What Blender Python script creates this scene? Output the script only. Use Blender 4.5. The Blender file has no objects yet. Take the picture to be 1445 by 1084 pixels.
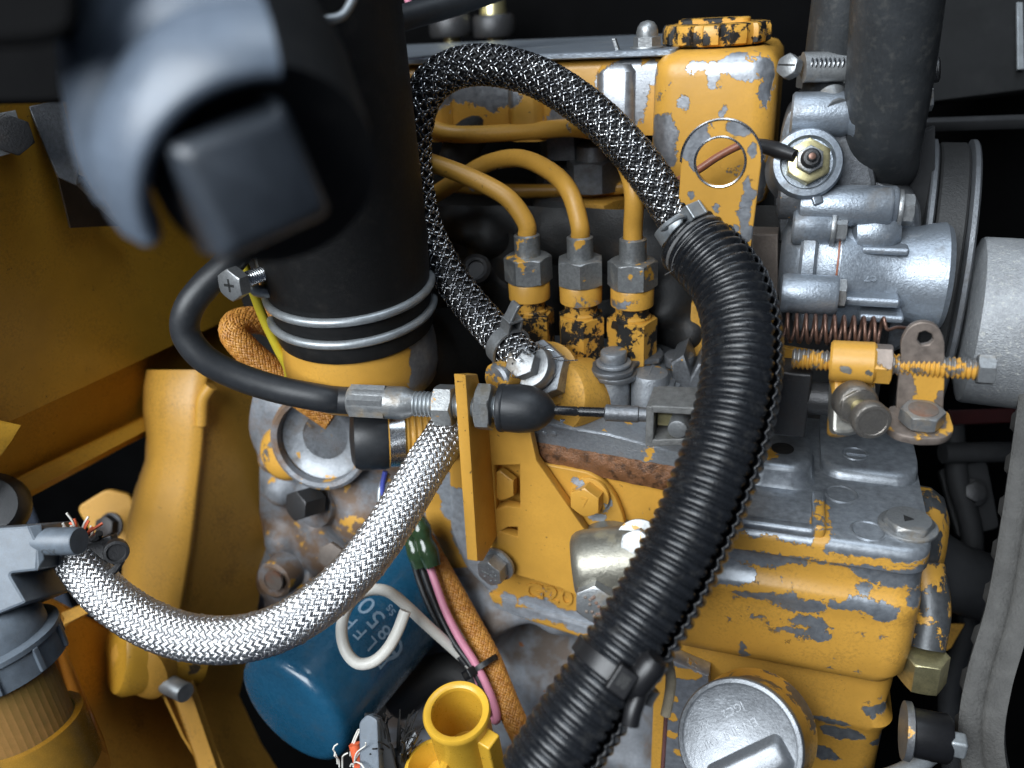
import bpy, bmesh, math, random
import numpy as np
from mathutils import Matrix, Vector
random.seed(7); RNG = np.random.default_rng(7)
SC = bpy.context.scene
COL = SC.collection
S = 0.001                                   # all coordinates below are millimetres; X along the engine, Y into it, Z up

# ------------------------------------------------------------------ camera
def _axes(p, y, r):
    p, y, r = (math.radians(a) for a in (p, y, r))
    Z = np.array([0, math.cos(p), math.sin(p)]); H = np.array([0, -math.sin(p), math.cos(p)])
    X = math.cos(y) * np.array([1., 0, 0]) + math.sin(y) * H
    R = np.array([[math.cos(r), -math.sin(r), 0], [math.sin(r), math.cos(r), 0], [0, 0, 1]])
    X = R @ X; Z = R @ Z
    return np.stack([X, np.cross(Z, X), Z], 1)
LENS = 28.0
FP = 1445 * LENS / 36.0
M = _axes(26, 20, 3.5)
CAM = -(M.T @ np.array([(818 - 722.5) / FP * 325, -(430 - 542) / FP * 325, -325.]))
cd = bpy.data.cameras.new('camera'); cam = bpy.data.objects.new('camera', cd); COL.objects.link(cam)
cd.lens = LENS; cd.sensor_width = 36; cd.clip_start = 0.005; cd.clip_end = 50
mw = Matrix([list(r) for r in M.T]).to_4x4(); mw.translation = Vector(CAM * S); cam.matrix_world = mw
cd.dof.use_dof = True; cd.dof.focus_distance = 0.298; cd.dof.aperture_fstop = 7.5
SC.camera = cam

def C2W(v): return M.T @ np.array(v, float)          # a direction given as right / up / towards the lens
def ray(px, py): return M.T @ np.array([(px - 722.5) / FP, -(py - 542) / FP, -1.])
def P(px, py, d): return CAM + ray(px, py) * d
def on(px, py, ax, v):
    r = ray(px, py); return CAM + r * ((v - CAM[ax]) / r[ax])
def onp(px, py, p0, n):
    r = ray(px, py); return CAM + r * (np.dot(np.array(p0) - CAM, n) / np.dot(r, n))
def oy(px, py, y): return on(px, py, 1, y)
def ox(px, py, x): return on(px, py, 0, x)
def oz(px, py, z): return on(px, py, 2, z)
X_, Y_, Z_ = np.eye(3)

# ------------------------------------------------------------------ light
SC.view_settings.view_transform = 'Standard'; SC.view_settings.look = 'None'
SC.view_settings.exposure = 0.0; SC.view_settings.gamma = 1.0
SC.view_settings.use_curve_mapping = False
W = bpy.data.worlds.new('World'); SC.world = W; W.use_nodes = True
bg = W.node_tree.nodes['Background']; bg.inputs[0].default_value = (0.55, 0.7, 1.0, 1); bg.inputs[1].default_value = 0.075
CY = SC.cycles; CY.max_bounces = 6; CY.diffuse_bounces = 3; CY.glossy_bounces = 3; CY.transmission_bounces = 4; CY.transparent_max_bounces = 6
CY.caustics_reflective = False; CY.caustics_refractive = False; CY.use_adaptive_sampling = True; CY.adaptive_threshold = 0.03; CY.use_denoising = True
def area(name, campos, target, size, sizey, power, col):
    l = bpy.data.lights.new(name, 'AREA'); l.shape = 'RECTANGLE'; l.size = size; l.size_y = sizey
    l.energy = power; l.color = col
    o = bpy.data.objects.new(name, l); COL.objects.link(o)
    p = CAM + C2W(campos); t = np.array(target, float)
    o.location = Vector(p * S); o.rotation_euler = Vector(t - p).to_track_quat('-Z', 'Y').to_euler()
    return o
TGT = P(820, 560, 310)
area('opening_light', (-430, 190, 400), TGT, 0.66, 0.58, 16.5, (0.90, 0.955, 1.0))
area('overhead_light', (60, 620, 160), P(900, 560, 300), 0.36, 0.3, 2.2, (0.80, 0.90, 1.0))

# ------------------------------------------------------------------ materials
def new_mat(name):
    m = bpy.data.materials.new(name); m.use_nodes = True
    nt = m.node_tree; nt.nodes.clear()
    out = nt.nodes.new('ShaderNodeOutputMaterial')
    return m, nt, out
class NT:
    def __init__(s, nt): s.nt = nt
    def n(s, t, **k):
        nd = s.nt.nodes.new(t)
        for a, b in k.items(): setattr(nd, a, b)
        return nd
    def l(s, a, b): s.nt.links.new(a, b)
    def set(s, sock, v):
        if isinstance(v, bpy.types.NodeSocket): s.l(v, sock)
        else: sock.default_value = v
    def math(s, op, a, b=None, c=None, clamp=False):
        nd = s.n('ShaderNodeMath', operation=op); nd.use_clamp = clamp
        s.set(nd.inputs[0], a)
        if b is not None: s.set(nd.inputs[1], b)
        if c is not None: s.set(nd.inputs[2], c)
        return nd.outputs[0]
    def vm(s, op, a, b=None, out=0):
        nd = s.n('ShaderNodeVectorMath', operation=op); s.set(nd.inputs[0], a)
        if b is not None: s.set(nd.inputs[1], b)
        return nd.outputs[out]
    def pos(s): 
        g = s.n('ShaderNodeNewGeometry'); return s.vm('MULTIPLY', g.outputs['Position'], (1000, 1000, 1000))   # mm
    def noise(s, vec, scale, detail=3, rough=0.55, col=False):
        nd = s.n('ShaderNodeTexNoise'); nd.inputs['Scale'].default_value = scale
        nd.inputs['Detail'].default_value = detail; nd.inputs['Roughness'].default_value = rough
        s.l(vec, nd.inputs['Vector']); return nd.outputs[1 if col else 0]
    def ramp(s, f, a, b):
        nd = s.n('ShaderNodeMapRange'); nd.inputs[1].default_value = a; nd.inputs[2].default_value = b
        nd.clamp = True; s.l(f, nd.inputs[0]); return nd.outputs[0]
    def mix(s, f, a, b):
        nd = s.n('ShaderNodeMix', data_type='RGBA'); s.set(nd.inputs[0], f)
        s.set(nd.inputs[6], a if isinstance(a, bpy.types.NodeSocket) else (*a, 1))
        s.set(nd.inputs[7], b if isinstance(b, bpy.types.NodeSocket) else (*b, 1)); return nd.outputs[2]
    def bump(s, h, strength, dist, normal=None):
        nd = s.n('ShaderNodeBump'); nd.inputs['Strength'].default_value = strength; nd.inputs['Distance'].default_value = dist
        s.l(h, nd.inputs['Height'])
        if normal is not None: s.l(normal, nd.inputs['Normal'])
        return nd.outputs[0]
    def bsdf(s, col, rough, metal=0., normal=None, spec=0.5, **k):
        nd = s.n('ShaderNodeBsdfPrincipled')
        s.set(nd.inputs['Base Color'], col if isinstance(col, bpy.types.NodeSocket) else (*col, 1))
        s.set(nd.inputs['Roughness'], rough); s.set(nd.inputs['Metallic'], metal); nd.inputs['Specular IOR Level'].default_value = spec
        if normal is not None: s.l(normal, nd.inputs['Normal'])
        for a, b in k.items(): s.set(nd.inputs[a], b)
        return nd.outputs[0]

def plain(name, col, rough=0.5, metal=0., spec=0.5, var=0.25, scale=0.25, bump=0.0, bscale=1.5, dust=0.0, dustcol=(0.25, 0.24, 0.22), rough_var=0.12, coat=0.0):
    m, nt, out = new_mat(name); n = NT(nt); p = n.pos()
    a = n.noise(p, scale, 4); b = n.noise(p, scale * 9, 3)
    f = n.math('ADD', n.math('MULTIPLY', a, 0.65), n.math('MULTIPLY', b, 0.35))
    f = n.ramp(f, 0.3, 0.7)
    c = n.mix(f, tuple(x * (1 - var) for x in col), tuple(min(1, x * (1 + var)) for x in col))
    if dust > 0:
        d = n.ramp(n.noise(p, scale * 2.3, 5, 0.65), 0.52, 0.78)
        c = n.mix(n.math('MULTIPLY', d, dust), c, dustcol)
    r = n.math('ADD', n.math('MULTIPLY', n.math('SUBTRACT', b, 0.5), rough_var * 2), rough)
    nrm = n.bump(n.noise(p, bscale, 3), bump, 0.0006) if bump > 0 else None
    n.l(n.bsdf(c, r, metal, nrm, spec, **({'Coat Weight': coat} if coat else {})), out.inputs[0])
    return m

YEL = (0.59, 0.31, 0.05)
def paint(name, chips=(), wear=0.0, wscale=0.09, warp=5.0, col=YEL, under=(0.34, 0.355, 0.38), under_metal=0.75, under_rough=0.42,
          grime=0.25, rough=0.38, grimecol=(0.10, 0.055, 0.02), keep=()):
    """yellow paint flaked off a casting: chips are ('e',centre,radii) patches or ('p',point,normal) half spaces where the metal is bare;
    keep: patches where paint survived inside those"""
    m, nt, out = new_mat(name); n = NT(nt); p = n.pos()
    w1 = n.vm('MULTIPLY', n.vm('SUBTRACT', n.noise(p, 0.10, 2, 0.5, True), (0.5, 0.5, 0.5)), (warp * 2.4,) * 3)
    w2 = n.vm('MULTIPLY', n.vm('SUBTRACT', n.noise(p, 0.55, 5, 0.72, True), (0.5, 0.5, 0.5)), (warp * 1.7,) * 3)
    q = n.vm('ADD', n.vm('ADD', p, w1), w2)
    def field(lst):
        d = None
        for k, a, b in lst:
            a = tuple(float(v) for v in a); b = tuple(float(v) for v in b)
            if k == 'e':
                x = n.vm('MULTIPLY', n.vm('SUBTRACT', q, a), tuple(1.0 / v for v in b)); x = n.vm('LENGTH', x, out=1)
            else:
                x = n.vm('DOT_PRODUCT', n.vm('SUBTRACT', q, a), tuple(-v / 6.0 for v in b), out=1); x = n.math('ADD', x, 1.0)
            d = x if d is None else n.math('MINIMUM', d, x)
        return n.ramp(d, 1.02, 0.98)
    mask = None
    if chips: mask = field(chips)
    if keep:
        mask = n.math('MULTIPLY', mask, n.math('SUBTRACT', 1.0, field(keep)))
    if wear > 0:
        f = n.noise(q, wscale, 6, 0.62); g = n.ramp(f, 0.70 - wear * 0.25, 0.705 - wear * 0.25)
        mask = g if mask is None else n.math('MAXIMUM', mask, g)
    a = n.noise(p, 0.05, 4); b = n.noise(p, 0.9, 4, 0.6)
    pc = n.mix(n.ramp(a, 0.3, 0.7), tuple(x * 0.86 for x in col), tuple(x * 1.1 for x in col))
    gr = n.math('MULTIPLY', n.ramp(n.math('ADD', n.math('MULTIPLY', a, 0.5), n.math('MULTIPLY', b, 0.5)), 0.50, 0.72), grime)
    pc = n.mix(gr, pc, grimecol)
    sp = n.n('ShaderNodeTexVoronoi'); sp.inputs['Scale'].default_value = 0.14; n.l(q, sp.inputs['Vector'])
    speck = n.ramp(sp.outputs['Distance'], 0.085, 0.06)
    sq = n.n('ShaderNodeTexVoronoi'); sq.inputs['Scale'].default_value = 0.33; n.l(q, sq.inputs['Vector'])
    speck = n.math('MAXIMUM', speck, n.math('MULTIPLY', n.ramp(sq.outputs['Distance'], 0.11, 0.07), n.ramp(a, 0.50, 0.60)))
    pc = n.mix(n.math('MULTIPLY', speck, 0.8), pc, (0.07, 0.04, 0.02))
    pr = n.math('ADD', n.math('MULTIPLY', b, 0.25), rough - 0.1)
    pn = n.bump(n.noise(p, 0.5, 3), 0.10, 0.0006)
    if mask is None:
        n.l(n.bsdf(pc, pr, 0., pn), out.inputs[0]); return m
    bn = n.bump(mask, 0.9, -0.00022, pn)
    c = n.noise(p, 0.35, 5, 0.65)
    mc = n.mix(n.ramp(c, 0.3, 0.7), tuple(x * 0.72 for x in under), tuple(x * 1.18 for x in under))
    mr = n.math('ADD', n.math('MULTIPLY', c, 0.3), under_rough - 0.15)
    mx = n.n('ShaderNodeMixShader'); n.l(mask, mx.inputs[0])
    n.l(n.bsdf(pc, pr, 0., bn), mx.inputs[1])
    n.l(n.bsdf(mc, mr, under_metal, n.bump(n.noise(p, 1.3, 3), 0.12, 0.0004, bn)), mx.inputs[2])
    n.l(mx.outputs[0], out.inputs[0]); return m

def cast(name, col=(0.42, 0.44, 0.47), metal=0.7, rough=0.42, stain=0.0, staincol=(0.16, 0.08, 0.03), sscale=0.06, spots=0.0, spotcol=YEL, bump=0.25, dirt=0.4):
    m, nt, out = new_mat(name); n = NT(nt); p = n.pos()
    a = n.noise(p, 0.07, 5, 0.6); b = n.noise(p, 0.8, 5, 0.65)
    f = n.ramp(n.math('ADD', n.math('MULTIPLY', a, 0.5), n.math('MULTIPLY', b, 0.5)), 0.35, 0.65)
    c = n.mix(f, tuple(x * (1 - dirt) for x in col), tuple(x * 1.15 for x in col))
    met = n.math('MULTIPLY', f, 0.35); met = n.math('ADD', met, metal - 0.25)
    if stain > 0:
        s = n.ramp(n.noise(p, sscale, 6, 0.65), 0.60 - stain * 0.2, 0.74 - stain * 0.2)
        c = n.mix(n.math('MULTIPLY', s, 0.85), c, staincol); met = n.math('MULTIPLY', met, n.math('SUBTRACT', 1.0, s))
    if spots > 0:
        s = n.ramp(n.noise(n.vm('ADD', p, (77., 31., 5.)), 0.10, 6, 0.6), 0.705 - spots * 0.25, 0.715 - spots * 0.25)
        c = n.mix(s, c, spotcol); met = n.math('MULTIPLY', met, n.math('SUBTRACT', 1.0, s))
    r = n.math('ADD', n.math('MULTIPLY', b, 0.35), rough - 0.17)
    nb = n.bump(n.noise(p, 0.13, 2), 0.05, 0.004)
    n.l(n.bsdf(c, r, met, n.bump(n.noise(p, 1.4, 4, 0.6), bump * 0.7, 0.0007, nb)), out.inputs[0]); return m

def braidmat(name, col, dark, metal, rough, rg=(0.25, 0.3, 0.7)):
    m, nt, out = new_mat(name); n = NT(nt); p = n.pos()
    f = n.ramp(n.noise(p, rg[0], 2), rg[1], rg[2])
    n.l(n.bsdf(n.mix(f, dark, col), rough, metal), out.inputs[0]); return m

MT = {}
MT['paint_clean'] = paint('yellow_paint', wear=0.0, grime=0.45)
MT['paint_worn'] = paint('yellow_paint_worn', wear=0.32, wscale=0.07)
MT['paint_dull'] = paint('yellow_paint_grimy_shaded', wear=0.0, grime=0.75, rough=0.5)  # grimy yellow; its heavy grime also stands in for shade
MT['paint_pipe'] = paint('yellow_paint_pipe', wear=0.22, wscale=0.11, warp=3, under=(0.6, 0.6, 0.58), under_rough=0.3, grime=0.2)
MT['paint_black'] = paint('yellow_paint_over_black', wear=0.8, wscale=0.13, warp=3, under=(0.015, 0.014, 0.013), under_metal=0.0, under_rough=0.5, grime=0.2)
MT['paint_frame'] = paint('frame_paint_shaded', wear=0.03, wscale=.03, grime=0.55, rough=0.36, col=(0.54, 0.29, 0.03), under=(.10,.07,.04), under_metal=.2)  # the same yellow, deepened and grimed to put shade in the colour
MT['rubber'] = plain('black_rubber', (0.017, 0.019, 0.022), 0.46, spec=0.5, bump=0.08, dust=0.25, dustcol=(0.06, 0.06, 0.062))
MT['duct'] = plain('duct_rubber', (0.008, 0.008, 0.0082), 0.55, spec=0.3, bump=0.10, bscale=0.9, scale=0.09, dust=0.7, dustcol=(0.022, 0.020, 0.018))
MT['elbow'] = plain('elbow_rubber', (0.080, 0.100, 0.130), 0.40, spec=0.5, var=0.25, scale=0.06, dust=0.3, dustcol=(0.05, 0.055, 0.065))
MT['hose'] = plain('coolant_hose_rubber', (0.030, 0.033, 0.036), 0.5, spec=0.5, bump=0.12, bscale=0.8, scale=0.12, dust=0.7, dustcol=(0.10, 0.098, 0.09))
MT['plastic'] = plain('black_conduit_plastic', (0.0085, 0.0095, 0.0115), 0.30, spec=0.5, var=0.2, scale=0.1, dust=0.65, dustcol=(0.045, 0.044, 0.042), rough_var=0.2)
MT['tie'] = plain('black_tie_plastic', (0.008, 0.008, 0.009), 0.4, spec=0.5)
MT['greyplastic'] = plain('grey_blue_plastic', (0.115, 0.138, 0.165), 0.45, var=0.22, dust=0.4, dustcol=(0.10, 0.10, 0.095), bump=0.06)
MT['zinc'] = cast('zinc_plated_steel', (0.35, 0.36, 0.365), 0.8, 0.40, stain=0.25, staincol=(0.17, 0.12, 0.06), bump=0.3)
MT['nutgrey'] = cast('worn_nut_steel', (0.38, 0.39, 0.39), 0.85, 0.42, stain=0.3, staincol=(0.10, 0.085, 0.06), spots=0.28, bump=0.3, dirt=0.5)
MT['bright'] = plain('bright_steel', (0.62, 0.64, 0.66), 0.26, 1.0, var=0.2)
MT['wire'] = plain('clamp_wire', (0.36, 0.385, 0.40), 0.42, 0.6, var=0.25)
MT['brass'] = plain('brass_chromate', (0.62, 0.55, 0.30), 0.33, 0.9, var=0.25, dust=0.4, dustcol=(0.2, 0.19, 0.17))
MT['alloy'] = cast('cast_aluminium', (0.37, 0.415, 0.47), 0.75, 0.38, stain=0.22, staincol=(0.13, 0.12, 0.11), bump=0.35, dirt=0.42)
MT['alloy_dark'] = cast('oily_aluminium', (0.24, 0.25, 0.265), 0.75, 0.38, stain=0.25, staincol=(0.06, 0.05, 0.04), spots=0.12, bump=0.4, dirt=0.5)
MT['pumpcast'] = cast('pump_casting', (0.33, 0.35, 0.375), 0.65, 0.42, stain=0.22, staincol=(0.09, 0.06, 0.035), spots=0.26, bump=0.45)
MT['blockcast'] = cast('block_casting', (0.29, 0.31, 0.34), 0.35, 0.5, stain=0.75, staincol=(0.16, 0.085, 0.035), sscale=0.04, spots=0.36, bump=0.5, dirt=0.5)
MT['blocklow'] = cast('lower_block_casting', (0.30, 0.32, 0.35), 0.35, 0.55, stain=0.72, staincol=(0.13, 0.09, 0.06), sscale=0.05, spots=0.10, spotcol=(0.36, 0.13, 0.04), bump=0.6)
MT['darkmetal'] = cast('dark_oily_steel', (0.06, 0.06, 0.062), 0.6, 0.40, stain=0.3, staincol=(0.03, 0.02, 0.015), bump=0.4)
MT['blackmetal'] = cast('black_iron', (0.030, 0.030, 0.030), 0.4, 0.55, stain=0.3, staincol=(0.03, 0.02, 0.012), bump=0.5)  # near-black iron, also the fill of holes and slots
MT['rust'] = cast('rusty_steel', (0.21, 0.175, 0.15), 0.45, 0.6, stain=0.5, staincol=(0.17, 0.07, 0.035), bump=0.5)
MT['wornsteel'] = cast('worn_screw_steel', (0.30, 0.275, 0.245), 0.85, 0.36, stain=0.35, staincol=(0.12, 0.075, 0.05), bump=0.5, dirt=0.5)
MT['sludge'] = cast('oily_sludge', (0.24, 0.11, 0.05), 0.25, 0.42, stain=0.55, staincol=(0.03, 0.015, 0.008), sscale=0.25, bump=1.0)
MT['copper'] = plain('coppered_spring_steel', (0.165, 0.092, 0.068), 0.36, 0.6, var=0.35, scale=0.12, dust=0.4, dustcol=(0.1, 0.07, 0.05))
MT['pulley'] = cast('pulley_steel', (0.20, 0.21, 0.225), 0.6, 0.45, stain=0.3, staincol=(0.12, 0.11, 0.10), bump=0.7)
MT['belt'] = plain('belt_rubber', (0.022, 0.022, 0.022), 0.6, var=0.3, scale=0.5, bump=0.4, bscale=1.2)
MT['fanbelt'] = plain('worn_grey_belt', (0.062, 0.060, 0.056), 0.7, var=0.35, scale=0.15, bump=0.6, bscale=0.9, dust=0.5, dustcol=(0.07, 0.065, 0.06))
MT['blue'] = plain('filter_blue_paint', (0.010, 0.072, 0.138), 0.28, spec=0.5, var=0.12, scale=0.05, coat=0.25, dust=0.35, dustcol=(0.05, 0.075, 0.09), rough_var=0.25)
MT['print'] = plain('filter_print', (0.22, 0.31, 0.40), 0.5, var=0.25)
MT['white'] = plain('white_plastic_coating', (0.72, 0.70, 0.64), 0.42, var=0.06, dust=0.2, dustcol=(0.35, 0.3, 0.22), scale=0.15)
MT['pink'] = plain('pink_wire', (0.62, 0.24, 0.33), 0.42, var=0.1)
MT['yellowwire'] = plain('lemon_wire', (0.74, 0.60, 0.045), 0.4, var=0.1)
MT['blackwire'] = plain('black_wire', (0.014, 0.014, 0.015), 0.4)
MT['bluewire'] = plain('blue_wire', (0.05, 0.07, 0.35), 0.4)
MT['sleeve'] = braidmat('woven_gold_sleeve', (0.60, 0.29, 0.06), (0.40, 0.16, 0.03), 0.0, 0.42)
MT['sleeve_dark'] = plain('sleeve_gap', (0.05, 0.02, 0.006), 0.7)
MT['steelbraid'] = braidmat('stainless_braid', (0.78, 0.78, 0.78), (0.62, 0.62, 0.63), 1.0, 0.30)
MT['darkbraid'] = braidmat('shaded_stainless_braid', (0.50, 0.50, 0.50), (0.20, 0.20, 0.21), 1.0, 0.24, (0.08, 0.35, 0.65))  # darker copy of the steel braid, dark reflections put into its colour
MT['braidcore'] = plain('hose_inner', (0.010, 0.010, 0.010), 0.6)
MT['tape'] = plain('dark_green_tape', (0.025, 0.05, 0.022), 0.16, var=0.5, spec=0.7)
MT['orange'] = plain('orange_yarn', (0.75, 0.13, 0.045), 0.6)
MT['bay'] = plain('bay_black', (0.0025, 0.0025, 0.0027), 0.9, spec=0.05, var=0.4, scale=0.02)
MT['baygrey'] = plain('shroud_dark_grey', (0.030, 0.031, 0.033), 0.7, spec=0.3, var=0.3, scale=0.03, dust=0.2, dustcol=(0.03, 0.03, 0.03))
MT['maroon'] = plain('primer_maroon', (0.14, 0.06, 0.055), 0.55, var=0.3)
MT['copperwire'] = plain('brown_wire', (0.28, 0.10, 0.055), 0.4, var=0.2)
MT['bristle'] = plain('bristle_fibre', (0.012, 0.012, 0.012), 0.6)
MT['gasket'] = plain('old_gasket', (0.40, 0.34, 0.24), 0.7, var=0.3)

# ------------------------------------------------------------------ geometry helpers (each returns vertices in mm and faces)
def unit(v): v = np.array(v, float); return v / np.linalg.norm(v)
def frame(axis, ref=None):
    w = unit(axis)
    if ref is None: ref = Z_ if abs(w[2]) < 0.9 else X_
    u = np.array(ref, float) - np.dot(ref, w) * w; u = unit(u)
    return u, np.cross(w, u), w
def join(*gs):
    V = []; F = []; o = 0
    for v, f in gs:
        V.append(np.asarray(v, float)); F += [tuple(i + o for i in q) for q in f]; o += len(v)
    return np.concatenate(V), F
def loft(rings, cap0=True, cap1=True, closed=True):
    n = len(rings[0]); V = np.concatenate([np.asarray(r, float) for r in rings]); F = []
    for i in range(len(rings) - 1):
        a = i * n; b = a + n
        for j in range(n if closed else n - 1):
            k = (j + 1) % n; F.append((a + j, a + k, b + k, b + j))
    if cap0: F.append(tuple(range(n - 1, -1, -1)))
    if cap1: o = (len(rings) - 1) * n; F.append(tuple(range(o, o + n)))
    return V, F
def lathe(o, axis, prof, n=40, ref=None, cap0=True, cap1=True):
    u, v, w = frame(axis, ref); o = np.array(o, float)
    t = np.linspace(0, 2 * math.pi, n, endpoint=False); c = np.outer(np.cos(t), u) + np.outer(np.sin(t), v)
    return loft([o + w * h + c * max(r, 1e-3) for r, h in prof], cap0, cap1)
def cyl(o, axis, r, h, n=32, b=0.5):
    b = min(b, r * .5, abs(h) * .45)
    return lathe(o, axis, [(r - b, 0), (r - b * .3, b * .3), (r, b), (r, h - b), (r - b * .3, h - b * .3), (r - b, h)], n)
def hexa(o, axis, af, h, ref=None, n=48, ch=0.12, both=True, sides=6):
    u, v, w = frame(axis, ref); o = np.array(o, float); t = np.linspace(0, 2 * math.pi, n, endpoint=False)
    m = (t % (2 * math.pi / sides)) - math.pi / sides
    R = af / 2 / np.cos(m); Rm = R.max(); c = np.outer(np.cos(t), u) + np.outer(np.sin(t), v)
    def ring(rc, hh): return o + w * hh + c * np.minimum(R, rc)[:, None]
    k = ch * af * .5; r1 = af / 2 * .97
    rr = [r1 + (Rm - r1) * q for q in (0, .35, .7, 1.0)]
    hs = [k * .58 * q for q in (0, .35, .7, 1.0)]
    top = [ring(a, h - b) for a, b in zip(rr, hs)][::-1]
    bot = [ring(a, b) for a, b in zip(rr, hs)] if both else [ring(Rm, 0)]
    return loft(bot + top)
def catmull(pts, step=1.0):
    p = np.array(pts, float); p = np.concatenate([[2 * p[0] - p[1]], p, [2 * p[-1] - p[-2]]])
    out = []
    for i in range(1, len(p) - 2):
        a, b, c, d = p[i - 1:i + 3]; m = max(2, int(np.linalg.norm(c[:3] - b[:3]) / step * 1.5))
        for s in np.linspace(0, 1, m, endpoint=False):
            out.append(.5 * (2 * b + (c - a) * s + (2 * a - 5 * b + 4 * c - d) * s * s + (3 * b - a - 3 * c + d) * s ** 3))
    out.append(p[-2]); out = np.array(out)
    L = np.concatenate([[0], np.cumsum(np.linalg.norm(np.diff(out[:, :3], axis=0), axis=1))])
    n = max(3, int(L[-1] / step)); s = np.linspace(0, L[-1], n)
    return np.stack([np.interp(s, L, out[:, k]) for k in range(out.shape[1])], 1), s
def pframes(c, ref):
    t = np.gradient(c, axis=0); t /= np.linalg.norm(t, axis=1)[:, None]
    u = np.array(ref, float); U = []
    for k in range(len(c)):
        u = u - np.dot(u, t[k]) * t[k]; u /= np.linalg.norm(u); U.append(u.copy())
    U = np.array(U); return t, U, np.cross(t, U)
def tube(pts, r, n=16, step=1.2, caps=True, ref=(0.1, -.9, .3)):
    pts = [np.array(list(p) + ([r] if len(p) == 3 else []), float) for p in pts]
    c, s = catmull(pts, step); t, U, Vv = pframes(c[:, :3], ref)
    a = np.linspace(0, 2 * math.pi, n, endpoint=False)
    rings = [c[k, :3] + c[k, 3] * (np.outer(np.cos(a), U[k]) + np.outer(np.sin(a), Vv[k])) for k in range(len(c))]
    return loft(rings, caps, caps)
def pp(*l): return [P(*q[:3]) if len(q) == 3 else np.append(P(*q[:3]), q[3]) for q in l]
def box(o, ax, lo, hi):
    a, b, c = (np.array(q, float) for q in ax); o = np.array(o, float)
    V = [o + a * x + b * y + c * z for z in (lo[2], hi[2]) for y in (lo[1], hi[1]) for x in (lo[0], hi[0])]
    F = [(0, 2, 3, 1), (4, 5, 7, 6), (0, 1, 5, 4), (2, 6, 7, 3), (0, 4, 6, 2), (1, 3, 7, 5)]
    if np.dot(np.cross(a, b), c) < 0: F = [q[::-1] for q in F]
    return np.array(V), F
def rrect(x0, x1, y0, y1, r, z, n=6):
    r = min(r, abs(x1 - x0) * .49, abs(y1 - y0) * .49); out = []
    for cx, cy, a0 in ((x1 - r, y1 - r, 0), (x0 + r, y1 - r, 90), (x0 + r, y0 + r, 180), (x1 - r, y0 + r, 270)):
        for k in range(n + 1):
            a = math.radians(a0 + 90 * k / n); out.append((cx + r * math.cos(a), cy + r * math.sin(a), z))
    return np.array(out)
def rounded(pts, rad, n=5):
    pts = [np.array(p, float) for p in pts]; out = []; m = len(pts)
    for i in range(m):
        p, a, b = pts[i], pts[i - 1], pts[(i + 1) % m]; r = rad[i] if hasattr(rad, '__len__') else rad
        la, lb = np.linalg.norm(a - p), np.linalg.norm(b - p); q = min(r, la * .48, lb * .48)
        if q < 1e-6: out.append(p); continue
        p0 = p + (a - p) / la * q; p1 = p + (b - p) / lb * q
        for k in range(n + 1):
            s = k / n; out.append((1 - s) ** 2 * p0 + 2 * s * (1 - s) * p + s * s * p1)
    return out
def plate(pts, n, t, bevel=0.4, holes=()):
    """flat plate: pts is its front outline (coplanar, mm), n its front normal, t its thickness behind the front"""
    n = unit(n); o = np.mean(pts, axis=0); u, v, w = frame(n)
    cu = bpy.data.curves.new('tmp', 'CURVE'); cu.dimensions = '2D'; cu.fill_mode = 'BOTH'
    for lst in [pts] + list(holes):
        sp = cu.splines.new('POLY'); sp.points.add(len(lst) - 1); sp.use_cyclic_u = True
        for k, q in enumerate(lst): sp.points[k].co = (np.dot(q - o, u), np.dot(q - o, v), 0, 1)
    cu.extrude = max(t / 2 - bevel, 0.01); cu.bevel_depth = bevel; cu.bevel_resolution = 1; cu.offset = -bevel
    ob = bpy.data.objects.new('tmp', cu); me = ob.to_mesh()
    V = np.array([q.co[:] for q in me.vertices]); F = [tuple(q.vertices) for q in me.polygons]
    ob.to_mesh_clear(); bpy.data.objects.remove(ob); bpy.data.curves.remove(cu)
    return o + np.outer(V[:, 0], u) + np.outer(V[:, 1], v) + np.outer(V[:, 2] - t / 2, w), F
def circle(c, n, r, k=40, ry=None):
    u, v, w = frame(n); a = np.linspace(0, 2 * math.pi, k, endpoint=False)
    return [np.array(c) + r * math.cos(q) * u + (ry or r) * math.sin(q) * v for q in a]
def thread(o, axis, r, L, pitch, depth=None, n=24):
    depth = depth or pitch * .45; pr = []; h = 0
    while h < L:
        pr += [(r - depth, h), (r - depth * .9, h + pitch * .1), (r, h + pitch * .42), (r, h + pitch * .58), (r - depth * .9, h + pitch * .9)]; h += pitch
    return lathe(o, axis, pr + [(r - depth, L)], n)
def text(body, size, fn, ext=0.15, align='CENTER'):
    cu = bpy.data.curves.new('tmp', 'FONT'); cu.body = body; cu.size = size; cu.align_x = align; cu.align_y = 'CENTER'; cu.extrude = ext; cu.resolution_u = 3
    ob = bpy.data.objects.new('tmp', cu); me = ob.to_mesh()
    bm = bmesh.new(); bm.from_mesh(me); bmesh.ops.triangulate(bm, faces=bm.faces[:])
    bmesh.ops.subdivide_edges(bm, edges=[e for e in bm.edges if e.calc_length() > size * .25], cuts=1)
    V = np.array([q.co[:] for q in bm.verts]); bm.verts.index_update(); F = [tuple(q.index for q in f.verts) for f in bm.faces]; bm.free()
    ob.to_mesh_clear(); bpy.data.objects.remove(ob); bpy.data.curves.remove(cu)
    return np.array([fn(*q) for q in V]), F
def grid(fn, nu, nv):
    V = np.array([fn(i / nu, j / nv) for j in range(nv + 1) for i in range(nu + 1)]); F = []
    for j in range(nv):
        for i in range(nu):
            a = j * (nu + 1) + i; F.append((a, a + 1, a + nu + 2, a + nu + 1))
    return V, F
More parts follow.
